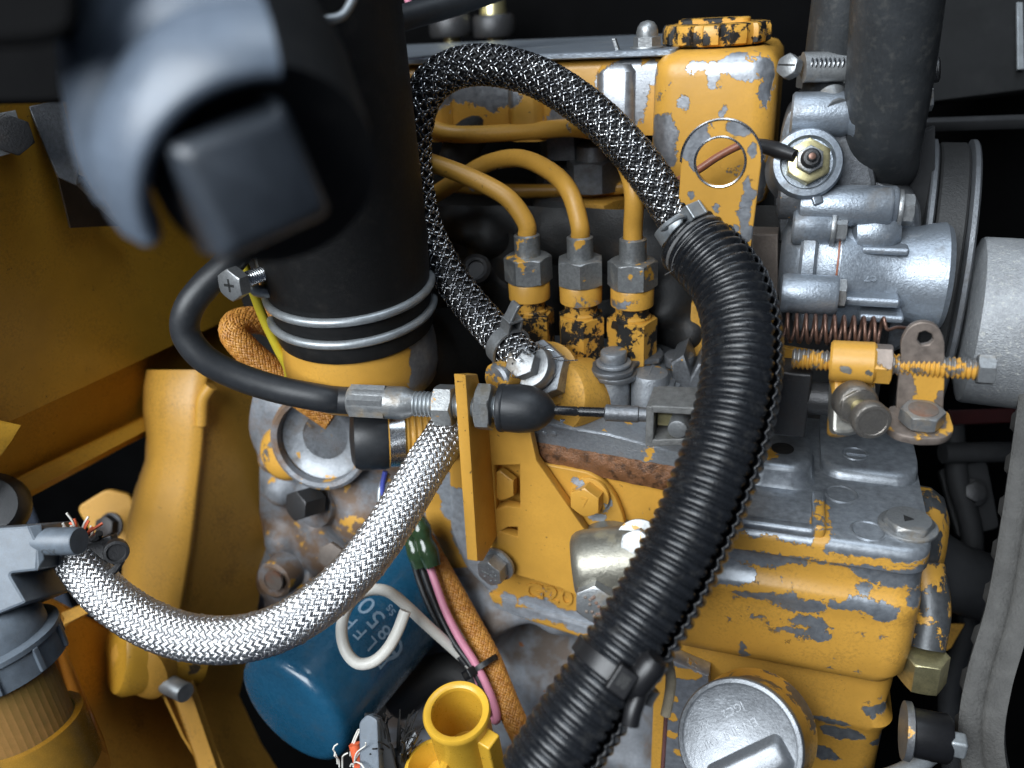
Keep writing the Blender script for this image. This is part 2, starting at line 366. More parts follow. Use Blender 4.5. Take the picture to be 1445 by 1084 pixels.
def braid(pts, R, N=16, wires=3, wr=0.34, amp=0.36, pitch=None, sub=3, ref=(0.1, -.9, .3), gap=0.92, fuzz=0.0, hw=None, plainw=True, only=None):
    c, s = catmull(pts, 0.8); t, U, Vv = pframes(c, ref); L = s[-1]
    pitch = pitch or 2 * math.pi * R * 0.95; om = 2 * math.pi / pitch
    m = int(L / pitch * 2 * N * sub); q = np.linspace(0, L, m)
    def samp(A): return np.stack([np.interp(q, s, A[:, k]) for k in range(3)], 1)
    cc, uu, vv = samp(c), samp(U), samp(Vv); VV = []; FF = []; o = 0
    hw = hw or wr; a4 = np.array([[hw, 0], [hw * .7, wr * .75], [0, wr], [-hw * .7, wr * .75], [-hw, 0], [0, -wr]]); ns = len(a4)
    idx = np.arange(m - 1)[:, None]
    for sg in (1, -1):
        for k in range(N):
            for j in range(wires):
                if only is not None and (j + k) % wires != only: continue
                off = ((j - (wires - 1) / 2) / wires) * (2 * math.pi / N) * gap
                th = 2 * math.pi * k / N + off + sg * om * q
                ph = th + sg * om * q                       # coordinate across the other family
                rr = R + sg * amp * (np.cos(N / 2 * ph + math.pi * k) if plainw else 1.2 * np.cos(N / 4 * ph - sg * math.pi / 2 * k + math.pi / 4))
                if fuzz: rr = rr + fuzz * RNG.random() * np.maximum(0, np.sin(q * 0.9 + RNG.random() * 9)) ** 6
                d = np.cos(th)[:, None] * uu + np.sin(th)[:, None] * vv
                pos = cc + rr[:, None] * d
                tg = np.gradient(pos, axis=0); tg /= np.linalg.norm(tg, axis=1)[:, None]
                sd = np.cross(tg, d)
                ring = pos[:, None, :] + (a4[None, :, :1] * sd[:, None, :] + a4[None, :, 1:] * d[:, None, :])
                VV.append(ring.reshape(-1, 3))
                base = o + idx * ns
                for e in range(ns):
                    f = (e + 1) % ns
                    FF.append(np.concatenate([base + e, base + f, base + ns + f, base + ns + e], 1))
                o += ns * m
    return np.concatenate(VV), np.concatenate(FF)

# ------------------------------------------------------------------ objects
def make_mesh(name, geo, loc, smooth=40):
    V, F = geo; V = (np.asarray(V, float) - loc) * S
    me = bpy.data.meshes.new(name)
    if isinstance(F, np.ndarray):
        nf = len(F); me.vertices.add(len(V)); me.vertices.foreach_set('co', V.ravel())
        me.loops.add(nf * 4); me.loops.foreach_set('vertex_index', F.ravel().astype(np.int32))
        me.polygons.add(nf); me.polygons.foreach_set('loop_start', np.arange(0, nf * 4, 4, dtype=np.int32))
        me.update(calc_edges=True)
    else:
        me.from_pydata([tuple(v) for v in V], [], F); me.update()
    me.polygons.foreach_set('use_smooth', [True] * len(me.polygons))
    if smooth and len(me.polygons) < 60000: me.set_sharp_from_angle(angle=math.radians(smooth))
    return me
class Thing:
    def __init__(s, name, label, cat, loc, group=None):
        s.loc = np.array(loc, float); o = bpy.data.objects.new(name, None); COL.objects.link(o)
        o.empty_display_size = 0.01; o.location = Vector(s.loc * S); o['label'] = label; o['category'] = cat
        if group: o['group'] = group
        s.o = o
    def part(s, name, geo, mat, parent=None, bevel=0, seg=2, label=None, kind=None, smooth=40):
        me = make_mesh(name, geo, s.loc, smooth); me.materials.append(MT[mat] if isinstance(mat, str) else mat)
        o = bpy.data.objects.new(name, me); COL.objects.link(o); o.parent = parent or s.o
        if bevel:
            b = o.modifiers.new('bevel', 'BEVEL'); b.width = bevel * S; b.segments = seg; b.limit_method = 'ANGLE'; b.angle_limit = math.radians(30)
            me.set_sharp_from_angle(angle=math.radians(180))
            w = o.modifiers.new('wn', 'WEIGHTED_NORMAL'); w.keep_sharp = False
        if label: o['label'] = label
        if kind: o['kind'] = kind
        return o
    def bolt(s, c, axis, af=10, h=5, washer=True, mat='zinc', ref=None, name='bolt', mark=None, parent=None, wr=None):
        """c: centre of the seat, axis: out of the head"""
        w = unit(axis); c = np.array(c, float); k = 0
        if washer: k = 1.6
        b = s.part(name, hexa(c + w * k, w, af, h, ref), mat, parent)
        if washer:
            if parent is None: s.part('washer', cyl(c, w, wr or af * .72, 1.7, 32, .3), mat, b)
            else: s.part('washer', cyl(c, w, wr or af * .72, 1.7, 32, .3), mat, parent)
        return b
def single(name, label, cat, loc, geo, mat, group=None, bevel=0, smooth=40):
    loc = np.array(loc, float); me = make_mesh(name, geo, loc, smooth); me.materials.append(MT[mat] if isinstance(mat, str) else mat)
    o = bpy.data.objects.new(name, me); COL.objects.link(o); o.location = Vector(loc * S); o['label'] = label; o['category'] = cat
    if group: o['group'] = group
    if bevel:
        b = o.modifiers.new('bevel', 'BEVEL'); b.width = bevel * S; b.segments = 2; b.limit_method = 'ANGLE'; b.angle_limit = math.radians(30)
    return o
def structure(name, geo, mat):
    me = make_mesh(name, geo, np.zeros(3)); me.materials.append(MT[mat]); o = bpy.data.objects.new(name, me); COL.objects.link(o); o['kind'] = 'structure'; return o
def E(px, py, y, rx, rz=None, ry=None): return ('e', oy(px, py, y), (rx, ry or rx * 2.2, rz or rx))
def ED(px, py, d, rx, rz=None): return ('e', P(px, py, d), (rx, rx * 1.5, rz or rx))

# ================================================================== SETTING
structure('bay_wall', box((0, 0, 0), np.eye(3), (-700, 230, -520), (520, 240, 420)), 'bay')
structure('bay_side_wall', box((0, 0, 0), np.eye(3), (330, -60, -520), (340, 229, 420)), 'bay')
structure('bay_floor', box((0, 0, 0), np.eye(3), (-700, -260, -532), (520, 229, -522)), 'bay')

# ================================================================== ENGINE BLOCK
def casting(fx0, fx1, fy0, fy1, base, bumps, nu, nv, rough=0.5):
    """uneven cast face: bumps are (px, py, radius, height, squareness)"""
    bl = [(oy(b[0], b[1], base), b[2], b[3], b[4] if len(b) > 4 else 2) for b in bumps]
    c = [oy(fx0, fy0, base), oy(fx1, fy0, base), oy(fx1, fy1, base), oy(fx0, fy1, base)]
    ph = RNG.random((12, 3)) * 6.28
    def fn(u, v):
        p = (c[0] * (1 - u) + c[1] * u) * (1 - v) + (c[3] * (1 - u) + c[2] * u) * v
        h = 0
        for q, r, a, s in bl:
            d = math.hypot(p[0] - q[0], p[2] - q[2]) / r
            h += a * math.exp(-d ** (2 * s))
        for k in range(6): h += rough * math.sin(p[0] * (.05 + .05 * k) + ph[k, 0]) * math.sin(p[2] * (.06 + .045 * k) + ph[k, 1]) / (1 + k * .4)
        return p + np.array([0, -h, 0])
    return grid(fn, nu, nv)
eb = Thing('engine_block', 'blue-grey cast engine block with rust stains behind the oil filter', 'engine block', (-60, 0, -260))
eb.part('block_core', box((0, 0, 0), np.eye(3), (-190, 30, -420), (120, 200, 20)), 'blackmetal')
eb.part('side_casting', casting(366, 640, 520, 900, -6, [
    (405, 600, 24, 10, 2), (398, 690, 9, 9, 2), (398, 760, 9, 9, 2), (400, 640, 9, 8, 2), (402, 810, 15, 15, 2), (425, 860, 14, 10, 2), (385, 850, 12, 8, 1.5),
    (500, 700, 26, 12, 1.5), (470, 650, 22, 6, 1.5), (470, 800, 22, 10, 1.2), (540, 740, 20, 8), (445, 735, 3, -5, 1), (440, 800, 4, -5, 1), (560, 600, 25, 12, 2), (590, 830, 18, -16, 1.5),
    (520, 870, 16, 6)], 90, 110, 0.35), 'blockcast')
eb.part('crankcase_casting', casting(560, 980, 800, 1130, -30, [
    (740, 905, 11, -26, 1.3), (775, 920, 10, -20, 1.2), (720, 960, 18, 6, 1.5), (800, 960, 22, 8, 1.3), (660, 900, 12, 9, 1.4), (690, 870, 14, 10, 1.5),
    (840, 930, 18, -8, 1.5), (615, 955, 14, -22, 2), (640, 935, 12, -14, 2), (760, 1020, 18, 10, 1.3), (870, 1030, 20, -22, 2), (820, 1010, 12, -10, 1), (690, 1040, 16, 8, 1.2), (560, 990, 16, 14, 1.4), (545, 1030, 14, 10, 1.4),
    (720, 870, 10, 6, 1.5), (780, 880, 16, 5, 1.5)], 130, 100, 0.8), 'blocklow')
bx = oy(732, 1058, -44); eb.part('drilled_hole', lathe(bx + [0, 1, 0], -Y_, [(2.4, 0), (2.4, 2.5)], 20), 'blackmetal')
kp = P(452, 622, 372)
eb.part('core_plug_rim', lathe(kp, C2W((-.15, -.25, .95)), [(24, -6), (24, 1.5), (22.5, 2.5), (20.5, 2), (20, -2)], 48, cap1=False), 'blockcast')
eb.part('core_plug', lathe(kp, C2W((-.15, -.25, .95)), [(20.2, -6), (20, -3), (17, -5), (10, -6.2), (1, -6.6)], 48), 'pumpcast')
eb.bolt(P(446, 706, 383), C2W((-.55, -.1, .83)), 13, 13, False, 'darkmetal', name='bolt')
eb.bolt(P(470, 783, 388), C2W((-.2, -.1, .95)), 12, 3, False, 'rust', name='stud_head')
eb.part('bolt_boss', lathe(P(450, 706, 396), C2W((-.55, -.1, .83)), [(14, -6), (13, 4), (11.5, 5), (9, 5.2)], 36), 'blockcast')
eb.part('boss', lathe(P(392, 815, 392), C2W((-.35, -.25, .9)), [(10, -8), (9.5, 3), (8, 4.5), (4.6, 4.7), (4.4, 2), (1, 1.5)], 36), 'blockcast')
eb.part('boss', lathe(P(398, 640, 386), C2W((-.3, -.1, .9)), [(15, -14), (14, -2), (11, 1.5), (6, 3), (1, 3.4)], 36), MT['paint_worn'])
eb.part('oil_hole', lathe(P(388, 818, 383.2), C2W((-.35, -.25, .9)), [(5, 0), (5, 1.2)], 20), 'rust')

# rocker box and filler
RC = [E(885, 130, 42, 9, 15), E(690, 135, 42, 16, 6), E(620, 130, 42, 8, 7), E(745, 110, 42, 9, 4), E(860, 115, 42, 6, 4), E(925, 105, 42, 4, 5), E(795, 175, 42, 8, 10), E(840, 185, 40, 4, 5), E(880, 210, 40, 3, 6),
      E(1040, 95, 30, 12, 3.4), E(985, 95, 30, 5, 2.2), E(1010, 108, 30, 2.5, 5), E(967, 141, 30, 2.6, 3), E(935, 190, 30, 5.5, 8), E(940, 215, 30, 4, 5), E(912, 160, 32, 1.5, 9), E(905, 245, 32, 4, 8), E(1020, 160, 30, 2, 3), E(1083, 110, 30, 3, 12), E(930, 270, 30, 6, 4), E(1070, 250, 30, 4, 10)]
MT['rocker'] = paint('rocker_box_paint', RC, wear=0.12, wscale=0.13, warp=3.6, grime=0.2)
rb = Thing('rocker_box', 'flaking yellow rocker box behind the upper braided hose', 'rocker box', oy(760, 330, 45))
a = oy(545, 101, 44); b = oy(918, 76, 44); zt = b[2] - 1; xb = oy(912, 200, 44)[0]
rb.part('body', loft([rrect(a[0] - 40, xb + 20, 42, 150, 7, z) for z in (zt - 30, zt - 4)] + [rrect(a[0] - 39, xb + 19, 43, 149, 6, zt - 1.2), rrect(a[0] - 37, xb + 17, 45, 147, 6, zt)]), 'rocker')
for q in (868, 610, 740):
    cx = oy(q, 140, 40)[0]
    rb.part('rib_column', loft([rrect(cx - 8, cx + 8, 38.5, 60, 4, z) for z in (zt - 32, zt - 5)] + [rrect(cx - 6.5, cx + 6.5, 40.5, 60, 4, zt - 2.5)]), 'rocker')
x0 = oy(917, 200, 30)[0]; x1 = oy(1090, 200, 30)[0]; zt2 = oy(1000, 72, 34)[2]
rb.part('filler_tower', loft([rrect(x0 + 4, x1 - 4, 34, 118, 8, zt2 - 60), rrect(x0 + .5, x1 - .5, 30.4, 120, 9, zt2 - 56), rrect(x0 - .5, x1 + .5, 29.7, 120, 9, zt2 - 50), rrect(x0, x1, 30, 120, 9, zt2 - 9), rrect(x0 + .6, x1 - .6, 30.8, 119, 9, zt2 - 4.5), rrect(x0 + 3, x1 - 3, 33, 117, 9, zt2 - 1.3), rrect(x0 + 7, x1 - 7, 37, 113, 8, zt2)]), 'rocker')
rb.part('lid_flange', loft([rrect(a[0] - 42, x0 + 8, 38.5, 150, 3, zt + .3), rrect(a[0] - 42, x0 + 8, 38, 150, 3, zt + .8), rrect(a[0] - 42, x0 + 8, 38, 150, 3, zt + 2.4), rrect(a[0] - 42, x0 + 8, 38.6, 150, 3, zt + 2.9)]), 'alloy')
nk = oy(913, 66, 46); nk[2] = zt + 2.9
an = rb.part('acorn_nut', join(hexa(nk, Z_, 9.5, 4.5), lathe(nk, Z_, [(4.2, 4), (4.3, 6), (3.8, 8), (2.6, 9.6), (.5, 10.2)], 24)), 'zinc')
rb.part('washer', cyl(nk - [0, 0, .1], Z_, 6.6, 1.0), 'zinc', an)
fin = oy(872, 72, 44); fin[2] = zt + 2.5
rb.part('locating_tab', box(fin, (unit(X_ - .35 * Z_ * 0), Y_, unit(Z_ - .35 * X_)), (-.8, -1.5, 0), (.8, 1.5, 5)), 'zinc', bevel=.3)
fc = Thing('filler_cap', 'scalloped yellow oil filler cap with black showing in its grips', 'cap', oy(1010, 60, 62))
ctr = oy(1010, 63, 62); ctr[2] = zt2
t_ = np.linspace(0, 2 * math.pi, 144, endpoint=False)
def scal(r, z, d): 
    m = np.clip(np.cos(t_ * 12) * 3 + 1.6, 0, 1); rr = r - d * (1 - m)
    return np.stack([ctr[0] + rr * np.cos(t_), ctr[1] + rr * np.sin(t_), np.full(144, ctr[2] + z)], 1)
MT['capgrip'] = paint('filler_cap_paint', wear=0.72, wscale=0.17, warp=3, under=(.012, .012, .012), under_metal=0, under_rough=.5)
gp = fc.part('grip', loft([scal(19.5, .8, 0.5), scal(21.2, 1.6, 1.6), scal(21.5, 4, 1.8), scal(21.3, 7, 1.8), scal(20.6, 8.3, 1.4), scal(18, 8.6, .2)]), 'capgrip')
fc.part('raised_bar', loft([rrect(ctr[0] - 15, ctr[0] + 13, ctr[1] - 5, ctr[1] + 5, 3, ctr[2] + z) for z in (8.2, 9.9)] + [rrect(ctr[0] - 14, ctr[0] + 12, ctr[1] - 4, ctr[1] + 4, 3, ctr[2] + 10.4)]), 'capgrip', gp)
fc.part('neck', lathe(ctr - [0, 0, 1.5], Z_, [(17, 0), (17, 2.6)], 40), 'blackmetal')

# lifting eye
LY = -13
MT['eye'] = paint('lifting_eye_paint', [E(1045, 178, LY, 4.5, 3), E(978, 205, LY, 5, 5.5), E(985, 190, LY, 4, LY), E(1060, 215, LY, 1.6, 3), E(1010, 298, LY, 1.5, 1.7), E(975, 300, LY, 2, 2.5), E(1050, 300, LY, 1.8, LY), E(1060, 275, LY, 1.2, 2), E(1055, 330, LY, 3, 3), E(975, 275, LY, 1.2, 1.4), E(1046, 298, LY, 1.5, 1.2), E(1036, 322, LY, 1.2, 1.6)], wear=.06, wscale=.2, warp=2.0, grime=.1)
le = Thing('lifting_eye', 'flat yellow lifting bracket with a big round hole', 'lifting eye', oy(1010, 400, LY))
cc = oy(1017, 226, LY); R = np.linalg.norm(oy(1075, 226, LY) - cc)
arc = [cc + R * np.array([math.cos(q), 0, math.sin(q)]) for q in np.linspace(-.05, math.pi + .05, 26)]
out = arc + [oy(957, 290, LY), oy(952, 350, LY), oy(985, 440, LY), oy(1052, 440, LY), oy(1060, 345, LY)]
h_ = [oy(1016, 229, LY) + np.linalg.norm(oy(1052, 229, LY) - oy(1016, 229, LY)) * np.array([math.cos(q), 0, 1.0 * math.sin(q)]) for q in np.linspace(0, 2 * math.pi, 44, endpoint=False)]
lep = le.part('plate', plate(out, -Y_, 4.0, .5, [h_]), 'eye')
le.part('worn_hole_edge', tube([q + np.array([0, -.05, 0]) for q in h_ + h_[:1]], .42, 6, 1.0), 'bright', lep)
le.part('worn_rim', tube([q + np.array([0, -.05, 0]) for q in arc], .4, 6, 1.0), 'bright', lep)

# ================================================================== INJECTION PIPES AND PUMP
pg = Thing('injection_pump', 'grey injection pump with three delivery valves under the fuel pipes', 'injection pump', oy(830, 640, -10))
stk = []
for i, q in enumerate((748, 820, 892)):
    c = oy(q, 432, 0); c[2] = -3; stk.append(c)
for i, c in enumerate(stk):
    b = pg.part('delivery_valve', join(hexa(c + [0, 0, -19], Z_, 17.5, 18, ref=unit([math.cos(.5 + i * .35), math.sin(.5 + i * .35), 0]), ch=.06, sides=6), lathe(c, Z_, [(7.6, -1.5), (7.6, 0), (6.6, .8), (6.6, 4)], 32)), 'paint_black')
    pg.part('seat_ring', lathe(c, Z_, [(9.5, -30), (9.5, -20), (8.8, -19)], 32), MT['paint_worn'] if i == 2 else 'alloy_dark', b)
body = pg.part('pump_head', plate([oy(692, 512, -8), oy(795, 516, -8), oy(915, 530, -8), oy(960, 545, -8), oy(975, 640, -8), oy(720, 600, -8)], -Y_, 34, 2.0), 'pumpcast')
for (qx, qy, yy, r, zl) in ((866, 515, -14, 6.6, 26), (800, 530, -11, 8, 24), (918, 525, -12, 7.5, 24)):
    c = oy(qx, qy, yy); pg.part('cast_post', lathe(c, Z_, [(r * 1.15, -zl), (r * 1.02, -zl + 5), (r, -2), (r * .9, -.3), (r * .7, 0)], 36), 'pumpcast')
def lockplate(c1, c2, z, nm='lock_plate'):
    u = unit((c2 - c1) * [1, 1, 0]); v = np.array([-u[1], u[0], 0]); L = np.linalg.norm((c2 - c1)[:2]); pts = []
    o = np.array([c1[0], c1[1], z])
    for q in np.linspace(math.pi / 2, 3 * math.pi / 2, 14): pts.append(o + 11 * math.cos(q) * u + 11 * math.sin(q) * v)
    pts += [o + u * L * .4 - v * 6, o + u * L * .6 - v * 6]
    for q in np.linspace(-math.pi / 2, math.pi / 2, 14): pts.append(o + u * L + 10 * math.cos(q) * u + 9 * math.sin(q) * v)
    pts += [o + u * L * .6 + v * 6, o + u * L * .4 + v * 6]
    return plate(pts, Z_, 2.2, .5)
c0 = oy(866, 503, -14)
lp = pg.part('lock_plate', lockplate(stk[1], c0, -21.5), 'alloy_dark')
lp2 = pg.part('lock_plate', lockplate(stk[2] + [2, 0, 0], c0 + [0, 0, 0], -19.2), 'alloy_dark')
zc0 = np.array([c0[0], c0[1], -19.0])
sb = pg.part('plate_bolt', join(cyl(zc0, Z_, 7.0, 1.6, 32, .5), cyl(zc0 + [0, 0, 1.5], Z_, 5.2, 4.6, 32, .8)), 'pumpcast')
# cast lugs on the right of the head
lug = oy(918, 560, -14)
pg.part('cast_lug', plate([oy(893, 545, -16), oy(915, 530, -16), oy(948, 552, -16), oy(945, 590, -16), oy(893, 590, -16)], -Y_, 22, 1.5), 'pumpcast')
pg.part('cast_lug', plate([oy(946, 512, -6), oy(965, 500, -6), oy(975, 530, -6), oy(985, 512, -6), oy(995, 515, -6), oy(985, 560, -6), oy(950, 560, -6)], -Y_, 20, 1.2), 'alloy_dark')
pg.part('plug', cyl(oy(958, 515, 2), Z_, 6, 5, 28, 1), 'alloy_dark')
pg.part('side_port', lathe(oy(788, 560, -26), unit([-.35, -.75, .3]), [(16, -16), (15.5, 0), (14.5, 2), (12, 2.5)], 40), MT['paint_dull'])
fl = [(742, 593), (860, 612), (962, 640), (960, 668), (850, 648), (746, 628)]
pg.part('base_flange', plate([oy(x, y, -36) for x, y in fl], -Y_, 40, 1.0), 'pumpcast')
pg.part('data_plate', plate([oy(790, 592, -33.5), oy(816, 592, -33.5), oy(816, 604, -33.5), oy(790, 601, -33.5)], -Y_, .6, .1), 'bright')
for q in (725, 738, 752): pg.part('stamped_dot', cyl(oy(q + 30, 612, -36), -Y_, 1.2, .4, 12, .15), 'pumpcast')
def sludge(u, v):
    A = oy(744, 624, -37.5); B = oy(968, 664, -37.5); Cc = oy(952, 698, -37.5); D = oy(768, 660, -37.5)
    p = (A * (1 - u) + B * u) * (1 - v) + (D * (1 - u) + Cc * u) * v
    k = math.sin(u * 40 + v * 5) * .4 + math.sin(u * 90 + 3 * v) * .3 + math.sin(u * 23 - v * 8) * .5
    return p + np.array([0, -1.0 * math.sin(math.pi * v) - k * .28 + 1.4, 0])
pg.part('sludge_band', grid(sludge, 120, 14), 'sludge', smooth=80, label='brown oily sludge along the pump gasket')
# banjo fitting
bj = P(741, 514, 300); bax = unit(C2W((-.42, .18, .89)))
jb = pg.part('banjo_bolt', hexa(bj - bax * 1, bax, 10.5, 6, ch=.1), 'zinc')
pg.part('banjo_ring', lathe(bj - bax * 9, bax, [(8.4, 0), (9.2, 1), (9.2, 6), (8.4, 7), (6, 7.4)], 36), 'zinc', jb)
pg.part('union_nut', hexa(bj - bax * 19, bax, 21, 9, ch=.08), 'pumpcast', jb)
pg.part('union_collar', lathe(bj - bax * 28, bax, [(11, 0), (13.5, 3), (13.5, 8), (11, 9)], 36), MT['paint_worn'], jb)
pg.part('stub', lathe(P(712, 532, 304), unit(C2W((-.7, -.3, .6))), [(6.5, -8), (6.5, 4), (5.6, 5)], 28), MT['paint_worn'])

def pipe(label, pts, c, r=3.7, group='injection pipes', sub=None):
    top = np.array([c[0], c[1], 27.]); t = Thing('injection_pipe', label, 'pipe', c + [0, 0, 12], group)
    t.part('tube', tube(pts + ([top + [0, 0, 20]] if sub > 1 else []) + [top + [0, 0, 6], top, top - [0, 0, 8]], r, 20, 1.0), 'paint_pipe')
    t.part('sleeve', lathe(c, Z_, [(3.9, 20), (3.9, 31.5), (4.3, 31.8), (5.2, 31.2), (5.3, 21)][::-1], 32), 'nutgrey')
    nt_ = t.part('union_nut', join(hexa(c + [0, 0, 12], Z_, 17, 11, ref=unit([math.cos(sub), math.sin(sub), 0]), ch=.16)), 'nutgrey')
    t.part('collar', lathe(c, Z_, [(7.6, 4.2), (8.5, 4.8), (8.6, 11.5), (8.2, 12.2)], 36), MT['paint_worn'], nt_)
    return t
pipe('yellow injection pipe into the left union nut', pp((560, 212, 322), (590, 224, 321), (640, 241, 319), (688, 262, 317), (720, 283, 316)), stk[0], sub=.3)
pipe('yellow injection pipe arching into the middle union nut, crossing behind another', pp((585, 292, 352), (610, 277, 349), (650, 252, 344), (690, 230, 339), (735, 224, 330), (778, 243, 320), (804, 272, 312)), stk[1], sub=.75)
pipe('longest yellow injection pipe running level behind the hose to the right union nut', pp((560, 135, 352), (592, 168, 350), (622, 186, 348), (665, 190, 347), (740, 186, 342), (810, 181, 332), (856, 192, 316), (878, 220, 306)), stk[2], sub=1.15)
single('return_pipe', 'thin yellow leak-off pipe low behind the injection pipes', 'pipe', P(680, 272, 372), tube(pp((640, 262, 372), (690, 268, 372), (740, 270, 370), (830, 268, 366), (905, 262, 360)), 3.2, 14), MT['paint_pipe'])
for i, (q, lab) in enumerate((((800, 215, 372), 'grey injector head behind the longest pipe'), ((838, 262, 366), 'yellow-skirted injector beside the right fuel pipe'))):
    c = P(*q); t = Thing('injector', lab, 'injector', c - [0, 0, 20], 'fuel injectors')
    t.part('nut', hexa(c - [0, 0, 2], Z_, 22, 14), 'alloy_dark')
    t.part('cap', lathe(c + [0, 0, 12], Z_, [(8, 0), (7.5, 6), (5, 8)], 24), 'alloy_dark')
    t.part('skirt', hexa(c - [0, 0, 16], Z_, 27, 11, ch=.1), MT['paint_dull'] if i else 'darkmetal')
    t.part('seat_ring', lathe(c - [0, 0, 26], Z_, [(15, 0), (17, 2), (17, 7), (14, 9)], 36), 'alloy_dark')
# cylinder head side behind the pump
hd = Thing('cylinder_head', 'dark cylinder head side behind the injection pump', 'cylinder head', (0, 40, -20))
hd.part('casting', casting(560, 1100, 290, 620, 34, [(690, 330, 10, 12, 1.5), (650, 320, 8, 6), (672, 380, 9, 10, 2), (930, 390, 16, 14, 2), (960, 440, 16, 16, 2), (880, 330, 20, 8), (790, 330, 14, 8), (1000, 460, 12, 8), (700, 420, 14, 6), (860, 470, 18, 8)], 100, 70, .6), 'blackmetal')
hd.part('manifold_port', lathe(P(672, 380, 346), C2W((-.1, .1, 1)), [(6.5, -6), (6.5, 1), (5, 2), (3.6, 1.6), (3.4, .2), (.5, .2)], 28), 'darkmetal')
hd.part('curved_lug', tube(pp((925, 340, 352), (950, 350, 350), (962, 385, 348), (960, 420, 346)), 4.2, 14), 'darkmetal')
hd.bolt(P(955, 440, 338), C2W((-.35, -.2, .9)), 13, 6, True, 'darkmetal')
hd.part('bracket_leg', plate([oy(975, 430, 14), oy(1002, 430, 14), oy(1002, 520, 14), oy(970, 520, 14)], -Y_, 8, .8), MT['paint_dull'])
hd.part('bracket_brown_side', plate([oy(1060, 330, 24), oy(1098, 330, 24), oy(1098, 520, 24), oy(1060, 520, 24)], -Y_, 12, .8), 'rust')  # rust-brown plate beside the yellow leg

# ================================================================== GEAR CASE, BRACKET, CABLE
GC = [E(720, 845, -34, 4, 4), E(760, 850, -34, 9, 4), E(735, 862, -34, 20, 3.2), E(800, 868, -34, 14, 3.5), E(840, 885, -34, 14, 3.5), E(660, 770, -34, 10, 12), E(640, 720, -34, 9, 12), E(620, 690, -34, 6, 8), E(680, 815, -34, 9, 8), E(905, 640, -34, 6, 2), E(845, 727, -38, 4.5, 2.6), E(818, 678, -38, 2.5, 2), E(858, 712, -38, 1.8, 3), E(850, 745, -38, 4, 2)]
MT['case'] = paint('gear_case_paint', GC, wear=.12, wscale=.11, warp=3.2, under=(.40, .43, .47), under_metal=.45, under_rough=.5, grime=.15)
gc = Thing('gear_case', 'yellow gear case with flaked blue-grey bottom lip under the pump', 'gear case', oy(780, 880, -34))
gc.part('case_wall', plate(rounded([oy(x, y, -34) for x, y in ((632, 640), (770, 646), (968, 690), (985, 800), (960, 925), (846, 893), (690, 838), (655, 800), (634, 745))], 4), -Y_, 40, 2.0), 'case')
gc.part('bottom_lip', plate([oy(x, y, -36) for x, y in ((688, 838), (848, 889), (940, 918), (940, 938), (846, 910), (700, 862))], -Y_, 22, 1.6), 'case')
gc.part('side_flange', plate(rounded([oy(x, y, -29) for x, y in ((588, 640), (640, 640), (668, 800), (700, 835), (690, 850), (660, 842), (628, 790), (600, 735))], 3), -Y_, 26, 1.5), 'case')
pd = gc.part('cover_plate', plate(rounded([oy(x, y, -38) for x, y in ((745, 651), (838, 668), (866, 696), (882, 735), (882, 792), (745, 790))], [.5, 5, 6, 5, 1, 1]), -Y_, 3.6, .7), 'case')
bb = gc.bolt(oy(834, 697, -38), unit([-.12, -1, .05]), 11.5, 6, True, 'case', name='flange_bolt', wr=8)
def onface(c, n, up):
    u, v, w = frame(n, up); return lambda x, y, z: np.array(c) + np.cross(u, w) * x + u * y + w * z
gc.part('head_mark', text('7', 6.5, onface(oy(834, 697, -38) + unit([-.12, -1, .05]) * 7.6, [-.12, -1, .05], Z_), .25), 'case', bb)
gc.part('cast_letters', text('G20', 13, onface(oy(775, 838, -34) , -Y_, unit(Z_ + .0 * X_)), 1.0), 'case')
for q, lab in (((826, 768), None),): gc.part('case_rib', box(oy(*q, -34), np.eye(3), (-2, -1.2, -20), (2, 2, 4)), 'case', bevel=.5)

cb = Thing('cable_bracket', 'folded yellow cable bracket with two relief notches', 'bracket', oy(740, 830, -42))
main = [(688, 600), (747, 604), (757, 650), (827, 751), (835, 770), (815, 842), (790, 830), (712, 807), (694, 790), (690, 700)]
s1 = [oy(x, y, -43.5) for x, y in ((697, 657), (733, 656), (734, 717), (714, 714), (700, 719))]
s2 = [oy(x, y, -43.5) for x, y in ((706, 750), (717, 744), (730, 744), (730, 758))]
MT['bracket'] = paint('bracket_paint', [ED(652, 580, 302, 3, 2.6), ED(650, 598, 302, 1.8, 3), ED(658, 620, 302, 1.3, 6)], wear=.0, warp=2.2, grime=.12, under=(.16, .13, .11), under_metal=.4)
cb.part('mounting_plate', plate([oy(x, y, -43.5) for x, y in main], -Y_, 4.6, .5, [s1, s2]), 'bracket')
XF = oy(690, 608, -43.5)[0]
flg = [(657, 529), (674, 528), (690, 598), (709, 744), (682, 792), (674, 792)]
cb.part('cable_flange', plate([ox(x, y, XF) for x, y in flg], X_, 4.6, .5), 'bracket')
cb.bolt(oy(711, 680, -37.5), unit([-.1, -1, 0.1]), 12, 4, False, 'bracket', name='hidden_bolt')
def marks(th, c, n, r, parent, mat='nutgrey', seed=1):
    rg = random.Random(seed)
    u, v, w = frame(n); g = []
    for k in range(14):
        a = rg.random() * 6.28; q = r * math.sqrt(rg.random())
        g.append(lathe(np.array(c) + u * q * math.cos(a) + v * q * math.sin(a), w, [(.7, -.1), (.6, .25), (.2, .4)], 8))
    th.part('stamped_grade_mark', join(*g), mat, parent)
n_ = unit([-.22, -1, -.05]); q = oy(704, 794, -45)
b1 = cb.bolt(q, n_, 11, 6.5, True, 'zinc', name='lower_bolt'); marks(cb, q + n_ * 8.1, n_, 4.2, b1, seed=3)

